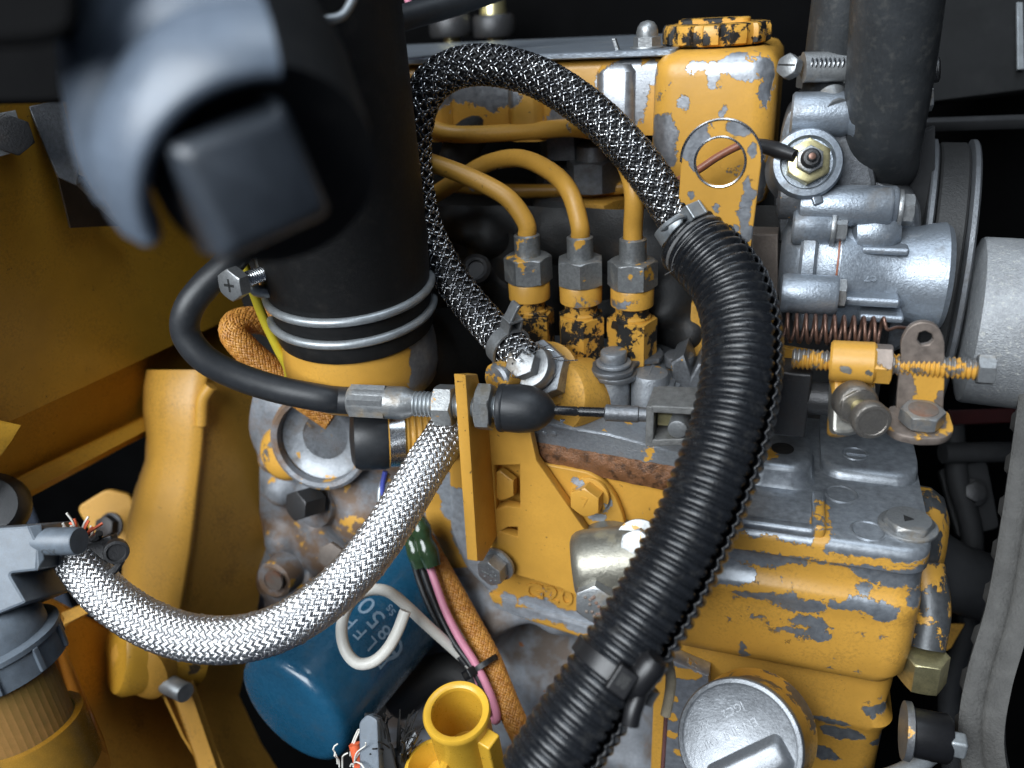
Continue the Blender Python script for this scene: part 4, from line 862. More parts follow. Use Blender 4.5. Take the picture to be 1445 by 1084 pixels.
th.part('lower_shelf', lathe(P(1098, 275, 302), X_, [(8, 0), (9, 1), (9, 12)], 32), 'alloy_dark')
ts = Thing('temperature_sensor', 'brass hex temperature sensor screwed into the thermostat housing', 'sensor', tc)
ts.part('hex_body', hexa(tc - sax * 2, sax, 14, 5, ch=.1), 'brass')
ts.part('terminal_nut', hexa(tc + sax * 3, sax, 8.5, 3.4, ch=.14), 'zinc')
ts.part('terminal_stud', join(lathe(tc + sax * 6, sax, [(3.4, 0), (3.4, 2.2), (2.6, 3.2), (1.4, 3.4)], 28), thread(tc + sax * 8, sax, 1.6, 3, .6)), 'darkmetal')
ts.part('stud_tip', cyl(tc + sax * 11, sax, 1.2, .4, 16, .1), 'copper')
sw = Thing('sensor_lead', 'brown wire with black boot passing behind the lifting bracket hole', 'wire', P(1000, 235, 318))
sw.part('brown_core', tube(pp((925, 268, 312), (950, 258, 308), (985, 240, 302), (1012, 222, 299), (1045, 205, 296), (1068, 203, 294)), 1.5, 12), 'copperwire')
sw.part('black_boot', tube([np.append(P(1058, 204, 295), 2.4), np.append(P(1080, 207, 291), 2.6), np.append(P(1100, 213, 287), 2.8), np.append(P(1122, 220, 283), 2.2)], 2.5, 14), 'blackwire')

rh = Thing('coolant_hose', 'black rubber coolant hose curving down on the upper right', 'hose', P(1240, 235, 315))
rh.part('hose_body', tube([np.append(P(1275, -90, 245), 14.2), np.append(P(1266, 0, 258), 14.2), np.append(P(1256, 100, 275), 14.2), np.append(P(1246, 180, 292), 14), np.append(P(1243, 222, 312), 13.6), np.append(P(1250, 235, 335), 13.4), np.append(P(1260, 235, 350), 13.4)], 14, 40, 1.5), 'hose')
bh = Thing('bypass_hose', 'short upright dusty coolant hose above the worm-drive clamp', 'hose', P(1170, 120, 300))
bh.part('hose_body', lathe(P(1172, 135, 302), unit(Z_ + .02 * X_), [(10.6, 0), (11, .6), (11, 70)], 40), 'hose')
bh.part('bead', lathe(P(1172, 138, 302), unit(Z_), [(11, -3), (11.6, -2), (11.6, 3)], 40), 'rubber')
wd = Thing('worm_clamp', 'worm-drive hose clamp with slotted screw on the upright hose', 'hose clamp', P(1150, 100, 292))
cz = P(1172, 100, 302)
wd.part('band', lathe(cz - [0, 0, 5.6], Z_, [(11.2, 0), (12, .2), (12, 11), (11.2, 11.2)], 44, cap0=False, cap1=False), 'zinc')
hs = P(1132, 97, 289); hx = unit(C2W((1, .02, -.02))); hy = unit(C2W((0, .1, 1))); hz = np.cross(hx, hy)
sh_ = wd.part('screw_housing', loft([np.array([hs + hx * x + hz * -y * 1.0 + hy * z * 1.0 for y, z in [(5.6 * math.cos(q), 1.0 + 3.4 * math.sin(q)) for q in np.linspace(0, 2 * math.pi, 24, endpoint=False)]]) for x in (0, .5, 15, 15.6)]), 'zinc')
wd.part('worm_thread', join(*[tube([hs + hx * x + hz * 2.6 + hy * 3.2, hs + hx * (x + .5) + hy * 4.6, hs + hx * (x + 1.0) - hz * 2.6 + hy * 3.2], .5, 6, .5) for x in np.arange(1.5, 14, 1.6)]), 'bright', sh_)
hcx = hs - hx * 5.0 + hy * 1.5; hax = unit(C2W((-.75, -.05, .66)))
sch = wd.part('screw_head', hexa(hcx - hax * 2, hax, 7.6, 4.4, ch=.2), 'zinc')
wd.part('screw_slot', box(hcx + hax * 2.42, (unit(np.cross(Z_, hax)), Z_, hax), (-3.4, -.45, -.3), (3.4, .45, .03)), 'blackmetal', sch)
wd.part('lower_saddle', lathe(P(1172, 138, 292), unit(C2W((.05, -.8, .6))), [(5.5, 0), (4.2, 6), (5.2, 9)], 28), 'zinc')
wd.part('band_tail', plate([P(x, y, 288.5) for x, y in ((1190, 72), (1212, 72), (1208, 118), (1190, 118))], C2W((.3, 0, 1)), .8, .1), 'zinc')
rc_ = Thing('rear_clamp_screw', 'small bright wing and dark bolt peeking from behind the coolant hose', 'clamp screw', P(1305, 130, 300))
rc_.part('wing', lathe(P(1304, 137, 300), unit(C2W((1, .1, .35))), [(2.5, -4), (2.5, 0), (5.6, .4), (5.6, 2.4), (4, 2.8)], 6), 'zinc')
rc_.part('dark_bolt', lathe(P(1312, 100, 300), unit(C2W((1, 0, .5))), [(3, -6), (3, 0), (4.6, .4), (4.6, 3), (3, 3.6)], 20), 'darkmetal')

xp = P(1312, 400, 312); pcx = xp + [0, 54, -16]
PX = unit(X_ - .09 * Y_)
PR = 61.
pu = Thing('fan_pulley', 'steel fan pulley right of the water pump', 'pulley', pcx)
pu.part('left_flange', lathe(pcx, PX, [(40, 0), (PR - .6, .3), (PR, 1), (PR, 2.4), (PR - 2, 3.2), (PR - 8, 3.6)], 96), 'pulley')
pu.part('right_flange', lathe(pcx + PX * 15.0, PX, [(PR - 8, -.6), (PR - 2, 0), (PR, .8), (PR, 2.4), (PR - 1, 3.2), (30, 3.4)], 96), 'pulley')
bt = Thing('drive_belt', 'black drive belt wrapped in the fan pulley', 'belt', pcx)
bt.part('belt_loop', lathe(pcx + PX * 3.4, PX, [(PR - 8, 0), (PR - 2, .4), (PR - 1.3, 1.2), (PR - 1.3, 10.2), (PR - 2, 11), (PR - 8, 11.4)], 96, cap0=False, cap1=False), 'belt')
ap = Thing('belt_guard_strip', 'dark upright strap rising from the pulley behind the coolant hose', 'strap', P(1300, 250, 320))
ap.part('strap', plate([P(x, y, 326) for x, y in ((1270, 190), (1312, 170), (1318, 290), (1300, 420), (1282, 420))], -Y_, 6, .6), 'baygrey')
fm = Thing('fan_hub', 'large speckled grey cylinder on the far right', 'hub', P(1420, 460, 330))
fm.part('drum', lathe(P(1368, 452, 324), unit(X_ - .09 * Y_), [(24, -3), (33, 0), (33.5, 1), (33.5, 60)], 72), cast('speckled_drum', (.36, .375, .39), .35, .5, stain=.2, staincol=(.5, .5, .47), sscale=.6, bump=1.0))
# cogged belt on the right edge
gb = Thing('cogged_belt', 'worn grey cogged belt curving along the right edge', 'belt', P(1400, 1000, 285))
bc, bs_ = catmull(pp((1475, 520, 300), (1462, 620, 297), (1445, 740, 294), (1424, 860, 291), (1396, 960, 288), (1385, 1040, 286), (1398, 1125, 285)), .8)
tt = np.gradient(bc, axis=0); tt /= np.linalg.norm(tt, axis=1)[:, None]; rings = []
for k in range(len(bc)):
    z = unit(np.cross(tt[k], np.cross(C2W((-.55, 0, .83)), tt[k]))); s = np.cross(tt[k], z)      # z: belt face normal, s: across
    if np.dot(s, C2W((1, 0, 0))) < 0: s = -s
    f = (bs_[k] / 16.5) % 1; cg = 1.5 * (1 if f < .5 else 0) * min(1, min(f, .5 - f) * 12 if f < .5 else 0)
    rings.append(np.array([bc[k] + s * x + z * y for x, y in ((-7.5 - cg * .9, -4 - cg), (-7.2, 1.5), (-5.5, 2.2), (-1, 2.2), (0, 1.2), (1, 2.2), (7, 2.2), (7.2, -4 - cg))]))
gb.part('belt_body', loft(rings), 'fanbelt', smooth=50)

# ================================================================== BACKGROUND RIGHT AND TOP
rp = Thing('radiator_shroud', 'dark grey shroud panel in the upper right corner', 'shroud', P(1380, 150, 380))
rp.part('panel', plate([P(x, y, 380) for x, y in ((1255, -60), (1500, -60), (1500, 128), (1255, 150))], C2W((-.1, .1, 1)), 6, 1), plain('shroud_black', (.010, .0105, .011), .7, spec=.25, var=.4, scale=.03, dust=.4, dustcol=(.022, .022, .022)))
rp.part('lower_flange', plate([P(x, y, 378) for x, y in ((1255, 168), (1500, 150), (1500, 166), (1255, 182))], C2W((0, .6, .8)), 6, 1), 'baygrey')
rp.part('scratch_strip', plate([P(x, y, 374) for x, y in ((1438, 0), (1446, 0), (1443, 100), (1434, 100))], C2W((-.1, .1, 1)), 1.5, .3), 'wire')
dp = Thing('dark_pipe', 'dark grey pipe in the shade behind the cogged belt', 'pipe', P(1380, 830, 380))
dp.part('pipe_body', tube(pp((1290, 780, 372), (1350, 815, 372), (1420, 835, 372), (1500, 840, 372)), 16, 28), 'baygrey')
dp.part('cross_bar', tube(pp((1330, 640, 385), (1400, 638, 385), (1480, 640, 385)), 5, 14), 'baygrey')
dp.part('loom', tube(pp((1345, 600, 392), (1352, 680, 392), (1372, 760, 390), (1366, 880, 388), (1340, 980, 388), (1345, 1090, 388)), 5, 14), 'baygrey')
dp.part('bracket_plate', plate(rounded([P(x, y, 398) for x, y in ((1330, 660), (1395, 650), (1405, 745), (1350, 760))], 3), C2W((-.2, .2, 1)), 4, .6), 'baygrey')
dp.bolt(P(1372, 695, 390), C2W((-.2, .2, 1)), 9, 4, True, 'darkmetal')
dp.part('foot', plate([P(x, y, 380) for x, y in ((1318, 880), (1366, 880), (1340, 915), (1322, 925))], C2W((0, .3, 1)), 4, .6), MT['paint_dull'])
fp = Thing('red_strip', 'faint red strip in the gap under the grey drum', 'strip', P(1400, 590, 400))
fp.part('strip_body', plate([P(x, y, 395) for x, y in ((1340, 578), (1440, 575), (1440, 596), (1345, 600))], C2W((0, .3, 1)), 3, .5), plain('red_paint', (.035, .003, .003), .5))
for i, (q, lab) in enumerate((((636, 36, 470), 'left of two blurred gold connectors behind the rocker box'), ((697, 36, 470), 'right of two blurred gold connectors behind the rocker box'))):
    c = P(*q); t = Thing('brass_connector', lab, 'connector', c - [0, 0, 22], 'connectors behind the rocker box')
    t.part('barrel', lathe(c, Z_, [(12, -6), (13, -4), (12.5, 4), (11, 6)], 32), 'darkmetal')
    t.part('top', lathe(c + [0, 0, 6], Z_, [(8, 0), (7, 12), (4, 16)], 24), 'brass')
    t.part('stud', lathe(c - [0, 0, 6], Z_, [(5, -14), (5, 0)], 20), 'brass')
single('rubber_line', 'dark grey rubber line crossing behind the duct at the top', 'hose', P(560, 30, 330), tube(pp((520, 40, 320), (580, 22, 330), (650, 2, 340), (740, -30, 352)), 5.2, 20), 'rubber')
single('pink_stub', 'tiny pink wire end at the top beside the duct', 'wire', P(576, 0, 350), tube(pp((570, -20, 350), (576, 2, 350), (580, 12, 352)), 1.6, 10), 'pink')
big = Thing('exhaust_hose', 'black curved hose in the shade under the braided loop', 'hose', P(680, 160, 345))
big.part('hose_body', tube(pp((640, 240, 362), (662, 190, 358), (700, 158, 354), (760, 140, 352), (830, 150, 352)), 8.5, 24), 'blackmetal')

# ================================================================== INTAKE DUCT
KD = 1.09; d0 = P(500, 440, 325); d1 = P(408, -90, 253); da = unit(d1 - d0)
du = Thing('intake_duct', 'black rubber intake duct hanging behind the blurred elbow', 'intake duct', d0)
DL = np.linalg.norm(d1 - d0)
du.part('duct_tube', lathe(d0, da, [(r * KD, h) for r, h in ((27.5, -6.5), (29, -6), (29.3, -5), (29.3, 2), (28.7, 3), (29.2, 4.5), (29.2, 10), (28.7, 11.3), (29.4, 13), (30, 20), (30.4, 40), (30.4, DL))], 72), 'duct')
wc_ = Thing('wire_clamp', 'double wire hose clamp with cross-slot bolt round the intake duct', 'hose clamp', P(375, 390, 285))
side = unit(C2W((-1, .05, .25))); side = unit(side - np.dot(side, da) * da)
for k, h in enumerate((2.6, 11.2)):
    u = side; v = np.cross(da, u); pts = [d0 + da * h * KD + 29.9 * KD * (math.cos(q) * u + math.sin(q) * v) for q in np.linspace(.12, 2 * math.pi - .12, 70)]
    wc_.part('wire_loop', tube(pts, 1.8, 12, 1.5), 'wire')
jb_ = P(377, 388, 302)
wc_.part('cross_pin', join(cyl(jb_ - da * 6, da, 3.3, 15, 20, .5), cyl(jb_ + da * 8, da, 4.3, 3, 20, .6)), 'wire')
wc_.part('hook', tube(pp((392, 408, 303), (378, 412, 301), (362, 410, 299), (356, 402, 299)), 2.4, 12), 'wire')
ba = unit(P(318, 404, 281) - P(372, 385, 296)); b0 = P(372, 386, 296)
wc_.part('clamp_bolt_thread', thread(b0 - ba * 2, ba, 2.9, 14, 1.05), 'bright')
hb = wc_.part('clamp_bolt_head', hexa(b0 + ba * 12, ba, 10.5, 5.0, ch=.14), 'zinc')
uu_, vv_, _ = frame(ba)
for g in (uu_, vv_): wc_.part('cross_slot', box(b0 + ba * 16.85, (g, np.cross(ba, g), ba), (-2.4, -.5, -.2), (2.4, .5, .22)), 'blackmetal', hb)
nk_ = Thing('intake_neck', 'cast intake neck, yellow in front and bare behind, under the duct', 'intake neck', P(540, 540, 325))
MT['neck'] = paint('intake_neck_paint', [ED(450, 468, 288, 1.6, 4), ED(635, 500, 330, 16, 22), ED(625, 450, 320, 7, 10), ED(590, 545, 320, 4, 6)], wear=.0, warp=3.5, grime=.2)
nk_.part('neck_casting', lathe(d0, -da, [(27 * KD, -6), (27.4 * KD, 4), (28.4 * KD, 9), (29.2 * KD, 16), (29.3 * KD, 24), (28 * KD, 30), (24 * KD, 34), (12, 36)], 64), 'neck')
nk_.part('side_branch', tube([np.append(d0 - da * 14 + Y_ * 6, 20), np.append(P(575, 500, 352), 21), np.append(P(630, 500, 378), 22), np.append(P(680, 490, 400), 22)], 22, 40, 1.5), 'blackmetal')
mk = Thing('maroon_casting', 'dull maroon primed casting between the neck and the wiring', 'casting', P(430, 520, 360))
mk.part('left_face', plate([P(x, y, 345) for x, y in ((390, 400), (440, 430), (460, 560), (420, 560), (396, 480))], C2W((-.2, 0, 1)), 10, 1.5), 'maroon')
mk.part('right_face', plate([P(x, y, 362) for x, y in ((585, 552), (622, 520), (665, 520), (668, 575), (600, 575))], C2W((-.1, .2, 1)), 10, 1.5), 'maroon')

# blurred elbow close to the lens
EDP = 126.
ec = P(398, 286, EDP); ea = unit(C2W((.39, -.66, .64)))
el = Thing('air_elbow', 'blurred blue-grey moulded air elbow nearest the lens, upper left', 'air elbow', ec)
e1 = unit(C2W((.85, .5, 0)) - np.dot(C2W((.85, .5, 0)), ea) * ea); e2 = np.cross(ea, e1)
if np.dot(e2, C2W((-.5, .85, 0))) < 0: e2 = -e2
oprof = [(16.4, -1.6), (17.0, -.3), (18, 0), (19, -.5), (21.4, -4.5), (22.8, -9), (22.9, -11.2), (22.3, -12.2), (22.5, -13), (24.4, -14.2), (25.4, -19), (26, -34), (26.4, -60), (27, -110)]
iprof = [(22.4, -110), (21.6, -60), (20.6, -30), (18.8, -18), (16.2, -6)]
sect = []
for q in np.linspace(math.radians(58), math.radians(166), 60):
    dq = math.cos(q) * e1 + math.sin(q) * e2; sect.append(np.array([ec + ea * h * 1.2 + 1.15 * r * dq for r, h in oprof + iprof]))
el.part('ribbed_body', loft(sect), 'elbow', smooth=50)
el.part('dark_backing', lathe(ec, ea, [(24, -130), (22, -40), (18.6, -14), (18, -10), (1, -8)], 64), 'duct')  # solid dark plug added as backing for the shaded recess
bw = unit(C2W((.50, -.30, .81))); bu = unit(C2W((.50, -.86, 0)) - np.dot(C2W((.50, -.86, 0)), bw) * bw); bv = np.cross(bu, bw)
sp_ = P(366, 274, EDP - 7)
def blk(z, dd): return np.array([sp_ + bv * x + bu * y + bw * z for x, y, _ in rrect(-10 + dd, 9 - dd, -11 + dd, 8 - dd, 1.6 + z * 0, 0)])
el.part('outlet_block', loft([blk(-18, -1.2), blk(-6, -.2), blk(-3, .3), blk(-1, 1.2), blk(0, 2.6)]), plain('outlet_rubber_shaded', (.028, .034, .043), .42, spec=.5, var=.2), smooth=60)  # elbow rubber darkened, its unlit front put into the colour
single('wire_spring_clip', 'thin blurred grey wire clip across the top of the duct', 'clip', P(430, 20, 200), tube(pp((335, 12, 196), (375, 8, 197), (415, 18, 199), (455, 27, 201), (480, 24, 203), (492, 10, 204), (502, -12, 205)), 1.15, 10), 'wire')
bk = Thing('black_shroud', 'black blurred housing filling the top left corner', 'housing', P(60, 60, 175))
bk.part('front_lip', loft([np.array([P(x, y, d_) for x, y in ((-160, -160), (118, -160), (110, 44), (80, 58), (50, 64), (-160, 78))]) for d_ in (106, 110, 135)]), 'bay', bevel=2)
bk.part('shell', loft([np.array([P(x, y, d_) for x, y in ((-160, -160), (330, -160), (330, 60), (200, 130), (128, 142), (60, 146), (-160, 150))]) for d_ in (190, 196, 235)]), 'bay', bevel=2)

# ================================================================== FRAME BEAM ON THE LEFT
fr = Thing('frame_beam', 'shaded yellow machine frame beam slanting up on the left', 'frame', P(100, 640, 420))
fA = np.array([P(-120, 652, 300), P(420, 402, 520), P(420, -40, 462), P(-120, -40, 246)])
def patch(c, du, dv, t): 
    n = unit(np.cross(c[1] - c[0], c[3] - c[0])); 
    if np.dot(n, CAM - c[0]) < 0: n = -n
    g = grid(lambda u, v: (c[0] * (1 - u) + c[1] * u) * (1 - v) + (c[3] * (1 - u) + c[2] * u) * v, du, dv)
    V = np.concatenate([g[0], g[0] - n * t]); m = len(g[0]); F = list(g[1]) + [tuple(i + m for i in q[::-1]) for q in g[1]]
    nu = du + 1; nv = dv + 1
    bd = [j for j in range(nu)] + [j * nu + nu - 1 for j in range(1, nv)] + [(nv - 1) * nu + j for j in range(nu - 2, -1, -1)] + [j * nu for j in range(nv - 2, 0, -1)]
    for i in range(len(bd)): a, b = bd[i], bd[(i + 1) % len(bd)]; F.append((a, b, b + m, a + m))
    return V, F
fr.part('upper_web', patch(fA, 6, 4, 5), 'paint_frame', bevel=1.5)
fB = np.array([P(-120, 772, 325), P(330, 520, 490), P(420, 395, 530), P(-120, 640, 300)])
fr.part('lower_web', patch(fB, 6, 4, 5), 'paint_frame', bevel=1)
fC = np.array([P(-60, 742, 328), P(260, 575, 440), P(262, 560, 445), P(-60, 716, 333)])
fr.part('bottom_lip', patch(fC, 4, 2, 8), 'paint_frame', bevel=2)
fr.part('gusset', patch(np.array([P(-80, 720, 300), P(2, 640, 318), P(24, 602, 318), P(-80, 570, 300)]), 3, 2, 5), 'paint_frame', bevel=1)
for (x, y) in ((160, 522),): fr.part('weld_bead', tube(pp((148, 530, 402), (158, 520, 403), (170, 520, 404)), 1.5, 8), 'paint_frame')
nA = unit(np.cross(fA[1] - fA[0], fA[3] - fA[0])); nA = nA if np.dot(nA, CAM - fA[0]) > 0 else -nA
def onA(x, y, k=0.): return onp(x, y, fA[0] + nA * k, nA)
fr.part('scraped_patch', plate([onA(x, y, .6) for x, y in ((78, 232), (120, 250), (150, 300), (180, 318), (100, 322))], nA, 1.0, .1), plain('bare_scrape', (.045, .03, .018), .6))
sb_ = Thing('frame_bolt', 'dark hex bolt on a bright square washer at the left edge', 'bolt', onA(14, 190))
nf = unit(nA + .9 * C2W((0, 0, 1)))
sb_.part('square_washer', plate([onp(x, y, onA(14, 190, 2.5), nf) for x, y in ((-30, 165), (22, 155), (40, 210), (-30, 230))], nf, 3, .4), 'zinc')
sb_.part('hex_head', hexa(onA(14, 191, 2), nf, 12.5, 7, ch=.12), 'darkmetal')
gs = Thing('steel_strap', 'scratched grey steel strap bolted over the frame, upper left', 'strap', onA(85, 200))
gs.part('strap', plate([onp(x, y, onA(85, 200, 4), nf) for x, y in ((40, 150), (88, 140), (112, 240), (108, 262), (82, 250), (62, 205))], nf, 3.0, .5), 'alloy_dark')
gs.part('edge_tail', tube([onA(110, 255, 4), onA(130, 275, 4), onA(150, 295, 3), onA(178, 320, 2)], 1.8, 8), 'alloy_dark')

# engine mount bracket: curved flange in front, web running back on its right
mb = Thing('mount_bracket', 'wavy yellow engine mount channel on the left', 'mount bracket', P(230, 960, 400))
prof = [(522, 206, 296, 384), (545, 202, 292, 382), (580, 201, 290, 382), (615, 206, 288, 383), (650, 204, 285, 385), (690, 190, 280, 386), (730, 180, 276, 386), (780, 174, 270, 387), (830, 171, 262, 388), (880, 173, 254, 390), (930, 180, 244, 394), (975, 188, 232, 398)]
ringsA = []; 
for (y, xl, xr, d_) in prof:
    w_ = xr - xl
    pr = [(0, 26), (0.02, 10), (.08, 4), (.2, 1), (.4, 0), (.7, -.4), (.93, -.2), (1.0, 1.2), (1.01, 3.5), (.98, 5), (.7, 4), (.3, 5), (.12, 9), (.07, 26)]
    ringsA.append(np.array([P(xl + w_ * a, y, d_ + b * 1.4) for a, b in pr]))
mb.part('flange', loft(ringsA), 'paint_clean', smooth=60)
wb = []
for (y, xl, xr, d_) in prof + [(1040, 190, 262, 398), (1100, 190, 300, 400)]:
    wb.append(np.array([P(xr - 6, y, d_ + 4), P(xr - 2, y, d_ + 3), P(xr + 105, y + 6, d_ + 55), P(xr + 100, y + 6, d_ + 60)]))
mb.part('web', loft(wb), MT['paint_dull'])  # web in the grimier yellow, its shade put into the colour
mb.part('top_tab', tube([np.append(P(298, 545, 380), 3), np.append(P(286, 565, 381), 3.2), np.append(P(284, 600, 383), 3)], 3, 12), 'paint_clean')
mb.part('mount_bolt', lathe(P(322, 572, 402), unit(C2W((.75, -.05, .55))), [(7, -14), (7, -1), (6, 0), (1, .2)], 28), 'wire')
mb.part('dowel_pin', join(lathe(P(250, 972, 388), unit(C2W((.8, -.1, .5))), [(4.8, -8), (4.8, 6), (4.4, 6.5), (1, 6.5)], 28)), 'wire')
mb.part('foot_rail', patch(np.array([P(262, 965, 396), P(312, 1110, 392), P(290, 1110, 393), P(236, 958, 397)]), 3, 3, 6), MT['paint_dull'], bevel=1)
lowf = Thing('machine_frame', 'deep yellow lower frame with round boss behind the fuel bowl', 'frame', P(160, 1000, 400))
lowf.part('side_panel', patch(np.array([P(40, 1120, 345), P(330, 1120, 460), P(240, 930, 470), P(60, 840, 365)]), 4, 4, 5), MT['paint_dull'], bevel=1)  # panel darkened through grimier paint in place of shade
lowf.part('boss', lathe(P(160, 925, 392), unit(C2W((-.75, .1, .65))), [(20, -40), (20, -4), (18, -1), (1, 0)], 40), MT['paint_frame'])
lowf.part('boss', lathe(P(196, 945, 392), unit(C2W((-.3, -.3, .9))), [(18, -20), (17, 0), (12, 4), (1, 5)], 40), 'paint_clean')
lowf.part('edge_strip', tube(pp((80, 895, 370), (100, 960, 372), (125, 1030, 374)), 2.5, 10), 'paint_clean')
lowf.part('upper_edge', patch(np.array([P(90, 880, 372), P(150, 850, 384), P(146, 838, 386), P(88, 866, 374)]), 2, 2, 3), 'paint_clean', bevel=.6)
bkd = Thing('bay_bracket', 'rusty bracket with a small bolt in the dark gap on the left', 'bracket', P(155, 740, 440))
bkd.part('arm', plate(rounded([P(x, y, 440) for x, y in ((110, 715), (150, 690), (185, 700), (185, 780), (140, 770))], 4), C2W((.2, 0, 1)), 6, 1), MT['paint_dull'])
bkd.bolt(P(158, 742, 428), C2W((-.2, .1, 1)), 10, 5, True, 'darkmetal')

# ================================================================== FUEL FILTER, BOTTOM LEFT
ff = Thing('fuel_filter', 'grey-blue fuel filter head over an amber bowl, bottom left', 'fuel filter', P(10, 1040, 285))
fa_ = unit(C2W((-.20, .93, .28)))          # its axis, leaning
fcx = P(-22, 900, 292)
ff.part('head_block', join(plate(rounded([P(x, y, 282) for x, y in ((-80, 750), (40, 742), (52, 770), (52, 806), (14, 810), (40, 850), (-80, 900))], 1.2), C2W((.05, .12, 1)), 34, 1.0)), 'greyplastic')
ff.part('head_side', plate([P(x, y, 283.5) for x, y in ((38, 742), (60, 740), (64, 790), (52, 806), (50, 770))], C2W((.6, .12, .8)), 18, .6), 'greyplastic')
spg = unit(C2W((.97, .05, .22))); s0 = P(62, 764, 288)
spo = ff.part('spigot', lathe(s0, spg, [(5, -8), (5, 14.5), (4.6, 15), (1, 15)], 36), 'greyplastic')
su, sv, sw_ = frame(spg, C2W((0, .5, .86)))
ff.part('spigot_mark', text('OY', 4.6, lambda x, y, z: s0 + spg * (5.5 + x) + (5.02 + z * .5) * (math.cos(y / 5 - .75) * unit(C2W((-.2, 0, 1)) - np.dot(C2W((-.2, 0, 1)), spg) * spg) + math.sin(y / 5 - .75) * unit(C2W((0, 1, 0)) - np.dot(C2W((0, 1, 0)), spg) * spg)), .12), plain('ink', (.08, .09, .1), .5), spo)
ff.part('dome', lathe(fcx, fa_, [(21, -3), (20.5, 3), (17.5, 8), (12, 11), (1, 12)], 60), 'greyplastic')
co = ff.part('lock_ring', lathe(fcx, fa_, [(22, -14), (23.6, -13.5), (23.6, -4), (24.4, -3.6), (24.4, -1.8), (23, -1.2), (21, -1)], 72), 'greyplastic')
cu_, cv_, _ = frame(fa_)
for q in np.linspace(0, 2 * math.pi, 10, endpoint=False):
    dr = math.cos(q) * cu_ + math.sin(q) * cv_; ff.part('grip_rib', box(fcx + dr * 23.6, (np.cross(fa_, dr), fa_, dr), (-1.1, -13, -.5), (1.1, -3.5, 1.2)), 'greyplastic', co, bevel=.4)
m, nt, out = new_mat('amber_bowl'); n = NT(nt)
mx = n.n('ShaderNodeMixShader'); tr = n.n('ShaderNodeBsdfTransparent'); tr.inputs[0].default_value = (.86, .70, .52, 1); mx.inputs[0].default_value = .22
n.l(tr.outputs[0], mx.inputs[1]); n.l(n.bsdf((.5, .36, .10), .12), mx.inputs[2]); n.l(mx.outputs[0], out.inputs[0]); MT['amber'] = m
ff.part('pleated_element', (lambda th: loft([np.stack([fcx + fa_ * h + (16.4 + .4 * (k % 2)) * (math.cos(a) * cu_ + math.sin(a) * cv_) for k, a in enumerate(th)]) for h in (-58, -14)]))(np.linspace(0, 2 * math.pi, 90, endpoint=False)), plain('filter_paper', (.24, .14, .10), .8, var=.25))
ff.part('fuel', lathe(fcx, fa_, [(20, -62), (20.4, -60), (20.4, -40), (17.5, -40), (17.5, -58), (1, -58)], 56), plain('amber_fuel', (.40, .26, .02), .25, spec=.6))
ff.part('bowl', lathe(fcx, fa_, [(20.9, -70), (21.8, -60), (21.8, -13), (20.9, -12.5)], 64, cap0=False, cap1=False), 'amber')
jc = Thing('jubilee_screw', 'dark clamp screw beside the frayed hose end', 'clamp screw', P(160, 782, 300))
jc.part('screw_head', lathe(P(164, 779, 296), unit(C2W((.45, -.1, .88))), [(4.2, -4), (4.6, 0), (4.4, 1), (3.4, 1.2), (3, .4), (1, .4)], 28), 'darkmetal')
jc.part('clamp_body', box(P(150, 772, 303), (unit(C2W((1, .3, 0))), unit(C2W((-.3, 1, 0))), C2W((0, 0, 1))), (-7, -5, -3), (4, 4, 2)), 'darkmetal', bevel=.8)
jc.part('band', tube(pp((172, 790, 298), (160, 806, 298), (140, 808, 300), (122, 800, 303)), 1.4, 8), 'darkmetal')
jc.part('band', tube(pp((120, 772, 305), (128, 764, 303), (138, 758, 301), (140, 752, 300)), 1.4, 8), 'darkmetal')
single('rubber_pad', 'black rubber edge at the far left under the frame', 'rubber pad', P(0, 715, 330), lathe(P(-12, 715, 330), C2W((.3, .2, .9)), [(1, -14), (11, -12), (14, -5), (14, 2), (11, 6), (1, 7)], 32), 'rubber')

# ================================================================== OIL FILTER
o0 = P(408, 1006, 334); o1 = P(594, 808, 406); oa = unit(o0 - o1); OL = np.linalg.norm(o0 - o1); OR = 28.5
of = Thing('oil_filter', 'blue canister oil filter with faded lettering under the braided hose', 'oil filter', o1)
of.part('canister', lathe(o1, oa, [(OR + .2, -6), (OR + 1.6, -4), (OR + 1.8, 0), (OR + 1.4, 2), (OR, 3), (OR, OL - 6), (OR - .3, OL - 3.6), (OR - 1.4, OL - 1.4), (OR - 3.6, OL - .2), (OR - 6, OL + .3), (1, OL + 1.0)], 96), 'blue')
ou = unit(C2W((0, 0, 1)) - np.dot(C2W((0, 0, 1)), oa) * oa); ov = np.cross(oa, ou)      # text runs round the can, its top towards the free end
def fil(h, a0): return lambda x, y, z: o1 + oa * (h + y) + (OR + .05 + z) * (math.cos(a0 + x / OR) * ou + math.sin(a0 + x / OR) * ov)
lt = []
def fpos(px, py):          # axial height and angle of the canister point seen at a pixel
    r = ray(px, py); b = CAM - o1; rd = r - np.dot(r, oa) * oa; bd = b - np.dot(b, oa) * oa
    A = rd @ rd; B = 2 * rd @ bd; Cq = bd @ bd - OR * OR; t = (-B - math.sqrt(max(0, B * B - 4 * A * Cq))) / (2 * A); q = CAM + r * t - o1
    return np.dot(q, oa), math.atan2(np.dot(q, ov), np.dot(q, ou))
for ch, px, py, sz in (('F', 509, 893, 9), ('L', 524, 908, 9), ('D', 540, 930, 9), ('5', 531, 873, 13), ('0', 518, 854, 13), ('8', 543, 892, 10), ('6', 556, 918, 18), ('S', 550, 857, 5), ('S', 554, 864, 5), ('C', 569, 882, 5), ('P', 495, 878, 9)):
    h, a_ = fpos(px, py); lt.append(text(ch, sz, fil(h, a_), .08))
of.part('printed_letters', join(*lt), 'print')

